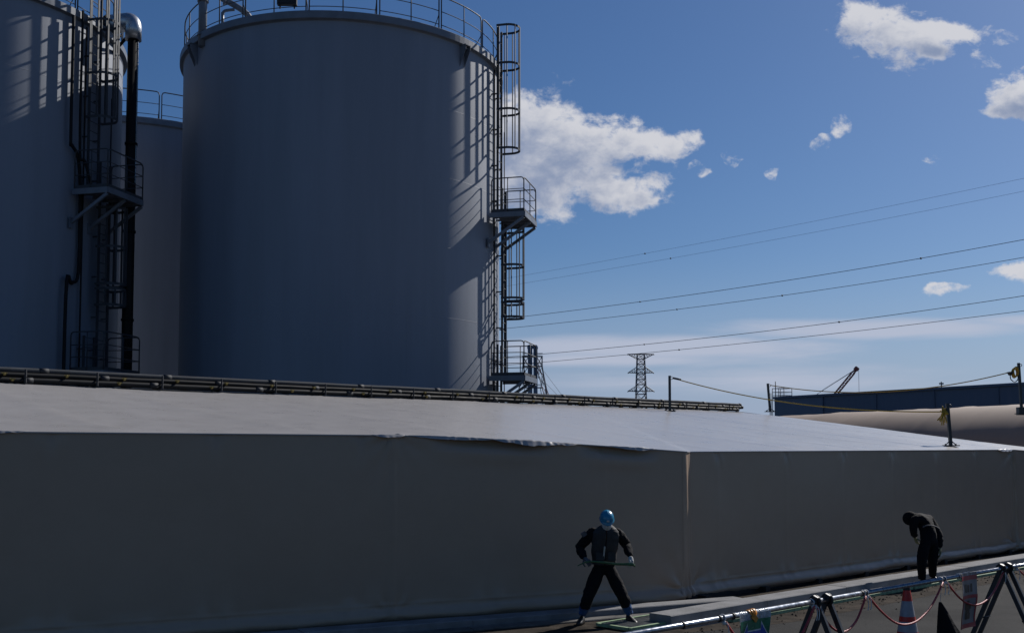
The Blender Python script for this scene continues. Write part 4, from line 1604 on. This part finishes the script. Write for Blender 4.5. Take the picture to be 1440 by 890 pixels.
def trestle(px, label):
    s0 = s_at(px)
    c = BP(s0)
    r_ = empty('trestle', (c.x, c.y, 0), label, 'trestle', 'dark folding trestles under the barrier tube')
    for q in (-0.10, 0.12):
        for sd in (-1, 1):
            b = MB()
            top = BP(s0 + q + 0.03 * sd, 0.055, -sd * 0.03)
            bot = BP(s0 + q + 0.03 * sd, -1.0, sd * 0.42)
            bot.z = 0.02
            b.bar(top, bot, 0.050, 0.034, up=PD)
            b.build('leg', M['trestle'], r_)
            b = MB()
            b.hexa(bot + Vector((0, 0, 0.0)), PD * 0.035, Vector((PD.y, -PD.x, 0)) * 0.04, Vector((0, 0, 0.018)))
            b.build('rubber_foot', M['rubber'], r_)
    b = MB()
    for q in (-0.10, 0.12):
        b.tube([BP(s0 + q + 0.03 * math.cos(a) * 0, 0.052 * math.sin(a), 0.052 * math.cos(a)) for a in [2 * math.pi * k / 14 for k in range(14)]], 0.016, 7, closed=True)
        b.tube([BP(s0 + q - 0.06, 0.0, 0), BP(s0 + q + 0.06, 0.0, 0)], 0.036, 10)
        b.tube([BP(s0 + q - 0.05, 0.045, 0.02), BP(s0 + q + 0.05, 0.045, -0.02)], 0.013, 7)
    b.build('saddle_hook', M['rubber'], r_)
    b = MB()
    for sd in (-1, 1):
        b.tube([BP(s0 - 0.10, -0.62, sd * 0.24), BP(s0 + 0.12, -0.62, sd * 0.24)], 0.010, 6)
    b.build('tie_bar', M['trestle'], r_)


trestle(1150, 'dark trestle under the tube to the left of the traffic cone')
trestle(1407, 'dark trestle under the tube to the right of the hanging red edged sign')
trestle(760, 'dark trestle under the near end of the tube')

# red ropes hung in swags below the tube
swags = [(1013, 1137, 0.42, 'red rope swag between the blue arrow notice and the left trestle'),
         (1140, 1209, 0.30, 'red rope swag between the left trestle and the traffic cone'),
         (1213, 1317, 0.37, 'red rope swag hanging in front of the traffic cone'),
         (1322, 1402, 0.33, 'red rope swag passing behind the red edged hanging sign'),
         (1422, 1530, 0.36, 'red rope swag running out of the picture at the right')]
for (xa, xb, sag, lab) in swags:
    sa, sb = s_at(xa), s_at(xb)
    root = empty('red_rope', tuple(BP(sa)), lab, 'rope', 'red ropes hung in swags below the barrier tube')
    b = MB()
    pts = [BP(sa + (sb - sa) * k, -0.03 - 4 * sag * k * (1 - k) + 0.01 * noise.noise(Vector((k * 5, sa, 0))), 0.03 + 0.02 * math.sin(k * 3.1)) for k in [i / 30 for i in range(31)]]
    b.tube(pts, 0.0115, 8)
    b.build('rope_line', M['red_rope'], root)
    for s in (sa, sb):
        b = MB()
        b.tube([BP(s + 0.0, 0.030 * math.sin(a), 0.030 * math.cos(a)) for a in [2 * math.pi * k / 12 for k in range(12)]], 0.006, 6, closed=True)
        b.tube(catmull([BP(s, -0.03, 0.02), BP(s + 0.01, -0.05, 0.045), BP(s + 0.02, -0.11, 0.05), BP(s + 0.012, -0.17, 0.045)], 4), 0.005, 5)
        b.lathe(BP(s, -0.04, 0.02), [(0, -0.02), (0.018, -0.012), (0.022, 0), (0.018, 0.012), (0, 0.02)], 8)
        b.build('tie_cord', M['white'], root)

# traffic cone
cc = P(1275, 822, 13.9); cc.z = 0
root = empty('traffic_cone', tuple(cc), 'red and white striped traffic cone with black cap behind the tube', 'traffic cone')
H = 0.72


def cr(z): return 0.035 + (0.150 - 0.035) * (1 - z / H)


bands = [(0.03, 0.14, 'cone_red'), (0.14, 0.27, 'cone_white'), (0.27, 0.335, 'cone_red'), (0.335, 0.53, 'cone_white'), (0.53, 0.68, 'cone_red')]
b = MB()
mats_c = [M['cone_red'], M['cone_white'], M['rubber']]
for (z0, z1, m_) in bands:
    b.lathe(cc, [(cr(z0), z0), (cr((z0 + z1) / 2), (z0 + z1) / 2), (cr(z1), z1)], 32, mi=0 if m_ == 'cone_red' else 1)
b.build('cone_body', mats_c, root)
b = MB()
b.lathe(cc, [(cr(0.68) + 0.004, 0.665), (cr(.7) + .006, 0.70), (0.03, 0.745), (0.0, 0.75)], 24)
b.build('cap', M['rubber'], root)
b = MB()
b.hexa(cc + Vector((0, 0, 0.018)), RD * 0.19, RN * 0.19, Vector((0, 0, 0.014)))
b.lathe(cc, [(0.17, 0.030), (0.165, 0.05), (0.150, 0.055)], 28)
b.build('base_plate', M['rubber'], root)

# black bag hung by a cord
s0 = s_at(1317)
tp = BP(s0, -0.03, 0.02)
ap = P(1322, 846, tp.y)
root = empty('black_bag', tuple(ap), 'black cloth bag hung by a thin cord beside the traffic cone', 'bag')
b = MB()
b.tube([tp, ap], 0.003, 5)
b.build('cord', M['white'], root)
b = MB()
rows = []
for i in range(16):
    k = i / 15
    z = -0.50 * k
    w = 0.015 + 0.155 * k ** 0.9
    row = []
    for j in range(25):
        a = 2 * math.pi * j / 24
        fl = 1 + 0.13 * k * math.sin(a * 5 + 1.3) + 0.06 * noise.noise(Vector((math.cos(a) * 2, math.sin(a) * 2, k * 3)))
        row.append(ap + Vector((w * fl * math.cos(a) + 0.125 * k, 0.5 * w * fl * math.sin(a), z + 0.01 * math.sin(a * 3) * k)))
    rows.append(row)
b.grid(rows, smooth=True)
b.poly(rows[-1][:-1])
b.build('bag_cloth', M['cloth_black'], root)


def hanging(px_c, width, drop, curl, seed):
    """sheet hung from the tube, f(u,v) with u -1..1 across and v 0..1 down"""
    s0 = s_at(px_c)

    def f(u, v, off=0.0):
        bend = 0.028 + curl * math.sin(v * 4.2 + seed) * v + 0.02 * u * u + 0.012 * noise.noise(Vector((u * 1.5, v * 3, seed)))
        pinch = 1.0 - 0.12 * math.sin(math.pi * v)
        return BP(s0 + u * width / 2 * pinch, 0.03 - drop * v, bend + off)
    return s0, f


def patch(b, f, u0, u1, v0, v1, off, mi=0, n_=6, m_=10):
    rows = [[f(u0 + (u1 - u0) * i / n_, v0 + (v1 - v0) * j / m_, off) for i in range(n_ + 1)] for j in range(m_ + 1)]
    b.grid(rows, mi=mi, smooth=True)


s0, f = hanging(1352, 0.42, 0.64, 0.03, 1.0)
root = empty('warning_banner', tuple(BP(s0)), 'narrow hanging warning banner with red borders and a dark figure', 'sign')
b = MB()
patch(b, f, -1, 1, 0.0, 1, 0.0, 0, 10, 20)
patch(b, f, -1, 1, 1.0, 0.0, -0.003, 0, 10, 20)
b.build('sheet', M['sign_white'], root)
for (u0, u1, v0, v1) in ((-1, 1, 0.05, 0.13), (-1, 1, 0.40, 0.46), (-1, 1, 0.92, 1.0), (-1, -0.86, 0.46, 0.92), (0.86, 1, 0.46, 0.92)):
    b = MB()
    patch(b, f, u0, u1, v0, v1, 0.004)
    b.build('red_border', M['sign_red'], root)
for (u0, u1, v0, v1) in ((-0.55, -0.30, 0.20, 0.35), (-0.15, 0.10, 0.22, 0.35), (0.28, 0.5, 0.2, 0.35)):
    b = MB()
    patch(b, f, u0, u1, v0, v1, 0.004)
    b.build('dark_mark', M['sign_black'], root)
b = MB()
for (u0, u1, v0, v1) in ((-0.16, 0.16, 0.50, 0.57), (-0.38, 0.38, 0.565, 0.66), (-0.26, 0.26, 0.655, 0.735), (-0.3, -0.02, 0.73, 0.84), (0.02, 0.34, 0.73, 0.84)):
    patch(b, f, u0, u1, v0, v1, 0.004 + 0.0006 * (v0 > 0.6) + 0.0006 * (v0 > 0.7))
b.build('dark_figure', M['sign_black'], root)
for q in (-0.9, -0.6, 0.0, 0.5):
    b = MB()
    b.tube([BP(s0 + q * 0.2, 0.032 * math.sin(a), 0.032 * math.cos(a)) for a in [2 * math.pi * k / 12 for k in range(12)]], 0.005, 5, closed=True)
    b.build('tie_cord', M['white'], root)

s0, f = hanging(1052, 0.50, 0.62, 0.02, 2.4)
root = empty('arrow_notice', tuple(BP(s0)), 'plastic covered notice with green band and blue arrow taped to the tube', 'sign')
b = MB()
rows = []
for j in range(9):
    a = math.pi * (1 - j / 8) * 1.0
    rows.append([BP(s0 + u * 0.25, 0.027 * math.sin(a), -0.027 * math.cos(a) * -1 if False else 0.027 * -math.cos(a)) for u in [-1 + i / 5 for i in range(11)]])
b.grid(rows, smooth=True)
patch(b, f, -1, 1, 0.04, 1, 0.0, 0, 10, 20)
b.build('plastic_sleeve', M['plastic'], root)
b = MB()
patch(b, f, -0.97, 0.97, 0.13, 0.36, 0.004)
b.build('green_band', M['poster_green'], root)
b = MB()
patch(b, f, -0.97, 0.97, 0.365, 1.0, 0.004)
b.build('pale_panel', M['poster_green'], root)


def quadpatch(b, f, pts, off, n_=6):
    a, c, d, e = pts
    rows = []
    for j in range(n_ + 1):
        k = j / n_
        row = []
        for i in range(n_ + 1):
            q = i / n_
            u = (a[0] * (1 - q) + c[0] * q) * (1 - k) + (e[0] * (1 - q) + d[0] * q) * k
            v = (a[1] * (1 - q) + c[1] * q) * (1 - k) + (e[1] * (1 - q) + d[1] * q) * k
            row.append(f(u, v - 0.27, off))
        rows.append(row)
    b.grid(rows, smooth=True)


b = MB()   # white keyline of the arrow
quadpatch(b, f, [(-0.95, 0.66), (-0.45, 0.44), (-0.45, 0.90), (-0.95, 0.70)], 0.008)
quadpatch(b, f, [(-0.45, 0.545), (0.45, 0.545), (0.45, 0.815), (-0.45, 0.815)], 0.008)
quadpatch(b, f, [(0.45, 0.43), (0.97, 0.66), (0.97, 0.70), (0.45, 0.92)], 0.008)
b.build('arrow_outline', M['poster_white'], root)
b = MB()
quadpatch(b, f, [(-0.90, 0.67), (-0.47, 0.475), (-0.47, 0.87), (-0.90, 0.69)], 0.012)
quadpatch(b, f, [(-0.47, 0.565), (0.47, 0.565), (0.47, 0.795), (-0.47, 0.795)], 0.012)
quadpatch(b, f, [(0.47, 0.47), (0.92, 0.67), (0.92, 0.69), (0.47, 0.88)], 0.012)
b.build('arrow', M['poster_blue'], root)
b = MB()
for q in range(3):
    ss = s0 - 0.045 + q * 0.035
    b.tube([BP(ss - 0.02), BP(ss + 0.02)], 0.034 + 0.003 * q, 10)
b.bar(BP(s0 - 0.03, -0.01, 0.04), BP(s0 + 0.03, -0.06, 0.045), 0.01, 0.05)
b.build('tape', M['tape'], root)


# ------------------------------------------------------------------ people
def skin_mesh(verts, edges, radii, root_i=0, levels=2):
    me = bpy.data.meshes.new('tmp')
    me.from_pydata([tuple(v) for v in verts], edges, [])
    ob = bpy.data.objects.new('tmp', me)
    COL.objects.link(ob)
    md = ob.modifiers.new('skin', 'SKIN')
    if not me.skin_vertices: 
        bpy.context.view_layer.update()
    for i, r_ in enumerate(radii):
        rr = r_ if isinstance(r_, tuple) else (r_, r_)
        me.skin_vertices[0].data[i].radius = rr
        me.skin_vertices[0].data[i].use_root = (i == root_i)
    md.use_smooth_shade = True
    md.branch_smoothing = 0.6
    ss = ob.modifiers.new('sub', 'SUBSURF')
    ss.levels = levels
    ss.render_levels = levels
    dg = bpy.context.evaluated_depsgraph_get()
    ev = ob.evaluated_get(dg)
    m2 = bpy.data.meshes.new_from_object(ev)
    vs = [v.co.copy() for v in m2.vertices]
    fs = [tuple(p.vertices) for p in m2.polygons]
    bpy.data.objects.remove(ob)
    bpy.data.meshes.remove(me)
    bpy.data.meshes.remove(m2)
    return vs, fs


def seg_dist(p, a, c):
    ab = c - a
    k = max(0, min(1, (p - a).dot(ab) / max(1e-9, ab.length_squared)))
    return (p - (a + ab * k)).length


def head_mesh(b, c, fwd, up, mi, r=0.090):
    """an egg shaped head with nose, brow, mouth, eyes and ears; c is its centre"""
    fwd = Vector(fwd).normalized()
    up = (Vector(up) - fwd * Vector(up).dot(fwd)).normalized()
    rt = fwd.cross(up)
    rows = []
    for i in range(17):
        th_ = math.pi * i / 16
        row = []
        for j in range(25):
            ph = 2 * math.pi * j / 24
            x = math.sin(th_) * math.sin(ph); y = math.sin(th_) * math.cos(ph); z = math.cos(th_)
            sx, sy, sz = 0.80, 0.98, 1.20
            if z < 0: sx *= 1 + 0.22 * z; sy *= 1 + 0.10 * z
            d = 1.0
            d += 0.22 * math.exp(-((x / 0.13) ** 2 + ((z + 0.12) / 0.20) ** 2)) * (y > 0)      # nose
            d -= 0.07 * math.exp(-(((abs(x) - 0.33) / 0.15) ** 2 + ((z - 0.05) / 0.11) ** 2)) * (y > 0)   # sockets
            d += 0.05 * math.exp(-((x / 0.25) ** 2 + ((z + 0.48) / 0.10) ** 2)) * (y > 0)      # lips
            d += 0.05 * math.exp(-((x / 0.3) ** 2 + ((z + 0.85) / 0.15) ** 2)) * (y > 0)       # chin
            p = c + (rt * x * sx + fwd * y * sy + up * z * sz) * r * d
            row.append(p)
        rows.append(row)
    b.grid(rows, mi=mi, smooth=True, flip=True)
    for s in (-1, 1):
        e = c + rt * s * r * 0.80 + up * r * -0.02 - fwd * r * 0.05
        b.lathe(e, [(0, -0.03), (0.012, -0.02), (0.017, 0.0), (0.014, 0.02), (0, 0.03)], 8, mi=mi, axis=up)
    return rt, fwd, up


def hand(b, wrist, dirv, back, mi, side=1, curl=0.9, L=0.175):
    """palm, four fingers of unequal length and a thumb, curled about a grip"""
    d = Vector(dirv).normalized()
    bk = Vector(back); bk = (bk - d * bk.dot(d)).normalized()
    ac = d.cross(bk) * side                      # towards the thumb side
    pl = L * 0.52
    vs = [wrist, wrist + d * pl * 0.55, wrist + d * pl]
    ed = [(0, 1), (1, 2)]
    rd = [(0.030, 0.026), (0.040, 0.022), (0.038, 0.018)]
    v, f_ = skin_mesh(vs, ed, rd, 1, 2)
    b.add(v, f_, mi, True)
    for k, (o_, ln) in enumerate(((0.030, 0.92), (0.010, 1.0), (-0.010, 0.94), (-0.029, 0.75))):
        base = wrist + d * (pl * 0.80) + ac * o_
        a1, a2, a3 = curl * 0.7, curl * 1.5, curl * 2.1
        l = L * 0.48 * ln
        dirs = [d * math.cos(a) - bk * math.sin(a) for a in (a1, a2, a3)]
        p0 = base + d * pl * 0.2
        p1 = p0 + dirs[0] * l * 0.45; p2 = p1 + dirs[1] * l * 0.32; p3 = p2 + dirs[2] * l * 0.25
        b.tube(catmull([base, p0, p1, p2, p3], 3), [0.0105] * 9 + [0.0095, 0.009, 0.0085, 0.007], 7, mi=mi)
    t0 = wrist + d * pl * 0.28 + ac * 0.030
    t1 = t0 + (ac * 0.75 + d * 0.55 - bk * 0.25).normalized() * 0.042
    t2 = t1 + (ac * 0.25 + d * 0.75 - bk * 0.6).normalized() * 0.034
    t3 = t2 + (d * 0.6 - bk * 0.8).normalized() * 0.024
    b.tube(catmull([wrist + d * pl * 0.2 + ac * 0.012, t0, t1, t2, t3], 3), [0.014] * 7 + [0.0125, 0.012, 0.011, 0.0105, 0.010, 0.008], 7, mi=mi)


def boot(b, ankle, toe_dir, mi, L=0.27):
    t = Vector((toe_dir[0], toe_dir[1], 0)).normalized()
    s = Vector((t.y, -t.x, 0))
    g0 = Vector((ankle.x, ankle.y, 0.0))
    gz = G0
    prof = [(-0.30, 0.5, 0.10), (-0.22, 0.75, 0.13), (-0.05, 0.82, 0.12), (0.18, 0.92, 0.095), (0.42, 1.02, 0.07), (0.58, 0.9, 0.055), (0.68, 0.55, 0.045), (0.71, 0.2, 0.035)]
    rows = []
    for (k, w, h) in prof:
        c = g0 + t * k * L
        row = []
        for j in range(13):
            a = 2 * math.pi * j / 12
            x = math.cos(a) * 0.047 * w
            zz = 0.004 + h * (0.5 + 0.5 * math.sin(a)) if math.sin(a) > -0.3 else 0.004
            row.append(Vector((c.x, c.y, gz)) + s * x * (1.05 if zz < h * .5 else 0.9) + Vector((0, 0, zz)))
        rows.append(row)
    b.grid(rows, mi=mi, smooth=True)
    b.poly(rows[0][:-1][::-1], mi); b.poly(rows[-1][:-1], mi)


def person(joints, radii, label, root_loc, bone_mat, mats, headspec, hands, boots):
    root = empty('person', tuple(root_loc), label, 'person')
    names = list(joints)
    idx = {n_: i for i, n_ in enumerate(names)}
    chains = [('pelvis', 'belly', 'chest', 'neck', 'skull'), ('chest', 'sh_l', 'ua_l', 'el_l', 'fa_l', 'wr_l'), ('chest', 'sh_r', 'ua_r', 'el_r', 'fa_r', 'wr_r'),
              ('pelvis', 'hip_l', 'th_l', 'kn_l', 'cf_l', 'an_l'), ('pelvis', 'hip_r', 'th_r', 'kn_r', 'cf_r', 'an_r')]
    edges = []
    for ch in chains:
        for a, c in zip(ch, ch[1:]): edges.append((idx[a], idx[c]))
    vs, fs = skin_mesh([joints[n_] for n_ in names], edges, [radii[n_.split('_')[0]] for n_ in names], idx['pelvis'], 3)
    # creases of the work clothes
    out = []
    cen = joints['belly']
    for v in vs:
        amp = 0.014
        q = noise.noise(Vector((v.x * 14, v.y * 14, v.z * 22))) + 0.6 * noise.noise(Vector((v.x * 30, v.y * 30, v.z * 38)))
        dirv = (v - cen); dirv.z *= 0.2
        out.append(v + (dirv.normalized() if dirv.length > 1e-5 else Vector((0, 0, 0))) * amp * q)
    b = MB()
    bl_ = [(joints[names[e[0]]], joints[names[e[1]]], names[e[1]]) for e in edges]
    o_ = len(b.v)
    b.v += [tuple(v) for v in out]
    for f_ in fs:
        c = sum((out[i] for i in f_), Vector()) / len(f_)
        best = min(bl_, key=lambda s: seg_dist(c, s[0], s[1]))[2]
        b.f.append([i + o_ for i in f_]); b.mi.append(bone_mat.get(best, bone_mat.get(best.split('_')[0], 0))); b.sm.append(True)
    head_mesh(b, headspec['c'], headspec['f'], headspec['u'], headspec['mi'])
    for h in hands: hand(b, **h)
    for bt in boots: boot(b, **bt)
    b.build('body', mats, root)
    return root


def limb(a, c, k=0.5): return a + (c - a) * k


# worker 1 -----------------------------------------------------------
D1 = 15.35
G0 = 0.008
def p1(px, py, dy=0.0): return P(px, py, D1 + dy)


J = {}
J['pelvis'] = p1(849, 794, 0.05)
J['belly'] = p1(849.5, 778, 0.02)
J['chest'] = p1(851, 756, -0.10)
J['neck'] = p1(852.5, 741, -0.16)
J['skull'] = p1(853, 734, -0.20)
J['sh_l'] = p1(835, 746, -0.10); J['el_l'] = p1(814.5, 770, 0.02); J['wr_l'] = p1(822, 784, -0.30)
J['sh_r'] = p1(868, 746, -0.10); J['el_r'] = p1(881, 766, 0.03); J['wr_r'] = p1(886.5, 782, -0.24)
J['hip_l'] = p1(842, 801, 0.03); J['kn_l'] = p1(826, 841, -0.12); J['an_l'] = p1(818, 866, 0.0)
J['hip_r'] = p1(857, 801, 0.03); J['kn_r'] = p1(876, 838, -0.10); J['an_r'] = p1(885.5, 864, 0.05)
for s in 'lr':
    J['ua_' + s] = limb(J['sh_' + s], J['el_' + s]); J['fa_' + s] = limb(J['el_' + s], J['wr_' + s])
    J['th_' + s] = limb(J['hip_' + s], J['kn_' + s]); J['cf_' + s] = limb(J['kn_' + s], J['an_' + s], 0.45)
order = ['pelvis', 'belly', 'chest', 'neck', 'skull'] + [a + '_' + s for s in 'lr' for a in ('sh', 'ua', 'el', 'fa', 'wr', 'hip', 'th', 'kn', 'cf', 'an')]
J = {k: J[k] for k in order}
RAD = {'pelvis': (0.155, 0.12), 'belly': (0.16, 0.125), 'chest': (0.175, 0.125), 'neck': 0.062, 'skull': 0.065, 'sh': 0.088, 'ua': 0.082, 'el': 0.070, 'fa': 0.066, 'wr': 0.042,
       'hip': 0.106, 'th': 0.108, 'kn': 0.088, 'cf': 0.086, 'an': 0.054}
tool_l, tool_r = p1(820, 790, -0.36), p1(890, 794, -0.34)
bm_ = {'pelvis': 0, 'neck': 1, 'skull': 1, 'cf': 0, 'an': 2}
w1 = person(J, RAD, 'person in blue helmet and dark work clothes standing astride, holding a green strap', (J['pelvis'].x, J['pelvis'].y, 0),
            bm_, [M['cloth_black'], M['skin'], M['boot_blue'], M['glove_d'], M['glove_w'], M['boot_black']],
            dict(c=p1(853.5, 732, -0.25), f=(0.05, -0.80, -0.62), u=(0, -0.6, 0.8), mi=1),
            [dict(wrist=J['wr_l'], dirv=p1(828, 790, -0.37) - J['wr_l'], back=(-0.4, -0.6, 0.7), mi=3, side=1, curl=0.95),
             dict(wrist=J['wr_r'], dirv=p1(888.5, 794, -0.33) - J['wr_r'], back=(0.75, -0.65, 0.2), mi=4, side=-1, curl=0.95, L=0.19)],
            [dict(ankle=J['an_l'], toe_dir=(-0.35, -1), mi=5), dict(ankle=J['an_r'], toe_dir=(0.45, -1), mi=5)])
# helmet
hc = p1(853.3, 729.5, -0.25)
hf = Vector((0.05, -0.80, -0.62)).normalized(); hu = Vector((0, -0.6, 0.8)); hu = (hu - hf * hu.dot(hf)).normalized(); hr = hf.cross(hu)
b = MB()
rows = []
for i in range(12):
    th_ = (math.pi / 2) * i / 11
    row = []
    for j in range(33):
        ph = 2 * math.pi * j / 32
        rib = 1 + 0.025 * math.exp(-((math.sin(ph) * math.sin(th_)) / 0.12) ** 2) * (1 if math.sin(th_) > 0.05 else 1)
        x = math.sin(th_) * math.sin(ph) * 0.100; y = math.sin(th_) * math.cos(ph) * 0.122; z = math.cos(th_) * 0.108
        row.append(hc + (hr * x + hf * y + hu * z) * rib + hu * 0.022)
    rows.append(row)
brim = []
for j in range(33):
    ph = 2 * math.pi * j / 32
    ext = 1.06 + 0.22 * max(0, math.cos(ph)) ** 2
    brim.append(hc + (hr * math.sin(ph) * 0.100 * min(ext, 1.12) + hf * math.cos(ph) * 0.122 * ext) + hu * 0.012)
rows.append(brim)
rows.append([p - hu * 0.006 for p in brim])
b.grid(rows, smooth=True, flip=True)
helm = b.build('helmet', M['helmet'], w1)
b = MB()
fr = hc + hf * 0.116 + hu * 0.060
b.hexa(fr, hr * 0.018, hu * 0.014, hf * 0.004)
b.build('badge', M['white'], helm)
b = MB()   # mask over mouth and nose
mcn = p1(853.5, 732, -0.25) - hu * 0.045
rows = []
for i in range(9):
    z = -0.055 + 0.10 * i / 8
    rows.append([mcn + hr * math.sin(a) * (0.076 - 0.1 * abs(z)) + hf * math.cos(a) * (0.104 - 0.25 * abs(z)) + hu * z for a in [R(-75) + R(150) * j / 12 for j in range(13)]])
b.grid(rows, smooth=True)
b.build('face_mask', M['white'], w1)
# vest: open shell round the chest
b = MB()
rows = []
ax_pts = [p1(849.5, 793, 0.03), p1(849.5, 779, 0.01), p1(850.5, 766, -0.05), p1(851.5, 755, -0.10), p1(852, 747, -0.13), p1(852.3, 741.5, -0.15), p1(852.5, 738, -0.16)]
wid = [0.168, 0.180, 0.192, 0.196, 0.182, 0.128, 0.082]
dpt = [0.140, 0.150, 0.155, 0.152, 0.135, 0.100, 0.078]
axc = catmull(ax_pts, 5)
for i, c in enumerate(axc):
    k = i / (len(axc) - 1) * 6
    i0 = min(5, int(k)); q = k - i0
    w_ = wid[i0] + (wid[i0 + 1] - wid[i0]) * q; d_ = dpt[i0] + (dpt[i0 + 1] - dpt[i0]) * q
    row = []
    for j in range(41):
        a = R(-178) + R(356) * j / 40
        sgn = 1 + 0.06 * noise.noise(Vector((a * 2.2, i * 0.45, 2)))
        row.append(c + Vector((math.sin(a + math.pi) * w_ * sgn, math.cos(a + math.pi) * -d_ * sgn * -1 * -1, 0)))
    rows.append(row)
b.grid(rows, smooth=True)
vest = b.build('vest', M['vest'], w1)
for x in (845.5, 862):
    b = MB()
    b.hexa(p1(x - 1.5, 782, -0.155), (0.055, 0, 0), (0, 0.012, 0), (0, 0, 0.055))
    b.build('pocket', M['vest'], vest)
b = MB()
b.bar(p1(850.5, 768, -0.215), p1(848.5, 787, -0.140), 0.022, 0.010, up=(0, -1, 0))
b.build('zip', M['glove_w'], vest)
b = MB()
b.hexa(p1(821, 750.5, -0.14), Vector((0.028, 0, 0.018)), Vector((0.006, -0.012, 0)), Vector((-0.016, 0, 0.026)))
b.build('arm_patch', M['glove_d'], w1)
# green strap held in both hands, a thing of its own
b = MB()
pts = catmull([p1(812, 795, -0.40), p1(826, 789.5, -0.40), p1(845, 790, -0.42), p1(866, 792.5, -0.42), p1(888, 793, -0.40), p1(893, 795, -0.38)], 8)
rows = []
for i, p in enumerate(pts):
    k = i / (len(pts) - 1)
    h = 0.007 + 0.017 * k
    tw = 0.5 * math.sin(k * 2.4)
    rows.append([p + Vector((0, -0.006, h)), p + Vector((0, 0.004 - 0.03 * tw, 0)), p + Vector((0, -0.006, -h)), p + Vector((0, -0.014, -h)), p + Vector((0, -0.012 - 0.03 * tw, 0)), p + Vector((0, -0.014, h)), p + Vector((0, -0.006, h))])
b.grid(rows, smooth=False)
M['strap'] = mat('dull_green_strap', (0.05, 0.12, 0.045), 0.6, var=0.3, scale=20)
tag(b.build('green_strap', M['strap']), 'dull green strap stretched between the gloved hands of the blue helmeted person', 'strap')

# worker 2 -----------------------------------------------------------
D2 = 19.7
G0 = 0.02
def p2(px, py, dy=0.0): return P(px, py, D2 + dy)


J = {}
J['pelvis'] = p2(1306.5, 759, 0.0)
J['belly'] = p2(1307, 746, 0.03)
J['chest'] = p2(1298.5, 728.0, 0.14)
J['neck'] = p2(1287, 725.0, 0.20)
J['skull'] = p2(1281, 727.5, 0.22)
J['sh_l'] = p2(1286.5, 729.5, 0.0); J['el_l'] = p2(1284, 746, 0.0); J['wr_l'] = p2(1286.5, 755, 0.12)
J['sh_r'] = p2(1307, 730, 0.34); J['el_r'] = p2(1321, 752, 0.14); J['wr_r'] = p2(1322, 770, 0.05)
J['hip_l'] = p2(1300, 764, -0.06); J['kn_l'] = p2(1295.5, 792, -0.10); J['an_l'] = p2(1297, 815, -0.02)
J['hip_r'] = p2(1313, 764, 0.08); J['kn_r'] = p2(1311.5, 790, 0.12); J['an_r'] = p2(1311.5, 811, 0.30)
for s in 'lr':
    J['ua_' + s] = limb(J['sh_' + s], J['el_' + s]); J['fa_' + s] = limb(J['el_' + s], J['wr_' + s])
    J['th_' + s] = limb(J['hip_' + s], J['kn_' + s]); J['cf_' + s] = limb(J['kn_' + s], J['an_' + s], 0.45)
J = {k: J[k] for k in order}
RAD2 = dict(RAD); RAD2.update({'pelvis': (0.165, 0.15), 'belly': (0.165, 0.15), 'chest': (0.165, 0.15), 'th': 0.112, 'kn': 0.088, 'cf': 0.080, 'an': 0.070, 'neck': 0.095, 'skull': 0.09})
w2 = person(J, RAD2, 'person in black clothes bending forward with lowered head by the kerb', (J['pelvis'].x, J['pelvis'].y, 0),
            {'neck': 0, 'skull': 0, 'an': 0}, [M['cloth_black'], M['skin'], M['glove_y'], M['boot_black']],
            dict(c=p2(1279, 730, 0.22), f=(-0.28, 0.15, -0.95), u=(-0.93, 0.25, 0.25), mi=1),
            [dict(wrist=J['wr_l'], dirv=p2(1289.5, 763, 0.14) - J['wr_l'], back=(-0.9, -0.3, 0.1), mi=2, side=-1, curl=0.5, L=0.19),
             dict(wrist=J['wr_r'], dirv=p2(1322.5, 784, 0.05) - J['wr_r'], back=(0.95, -0.2, 0.0), mi=2, side=1, curl=0.35, L=0.19)],
            [dict(ankle=J['an_l'], toe_dir=(-0.8, 0.25), mi=3), dict(ankle=J['an_r'], toe_dir=(-0.7, 0.5), mi=3)])
hc = p2(1279.5, 728.5, 0.22)
hf = Vector((-0.28, 0.15, -0.95)).normalized(); hu = Vector((-0.93, 0.25, 0.25)); hu = (hu - hf * hu.dot(hf)).normalized(); hr = hf.cross(hu)
b = MB()
rows = []
for i in range(13):
    th_ = R(150) * i / 12
    row = []
    for j in range(29):
        ph = 2 * math.pi * j / 28
        back = 0.5 - 0.5 * math.cos(ph)
        tt = th_ * (0.66 + 0.34 * back)
        x = math.sin(tt) * math.sin(ph) * 0.112; y = math.sin(tt) * math.cos(ph) * 0.132; z = math.cos(tt) * 0.130
        row.append(hc + hr * x + hf * y + hu * z)
    rows.append(row)
b.grid(rows, smooth=True, flip=True)
b.build('hood', M['cloth_black'], w2)
b = MB()
cpt = [p2(1297.5, 741, -0.14), p2(1303, 738.5, -0.16), p2(1310, 738.5, -0.13), p2(1317, 740.5, -0.05), p2(1321, 743.5, 0.03)]
b.tube(catmull(cpt, 6), 0.012, 6)
b.build('belt', M['glove_d'], w2)
print('done', len(bpy.data.objects))
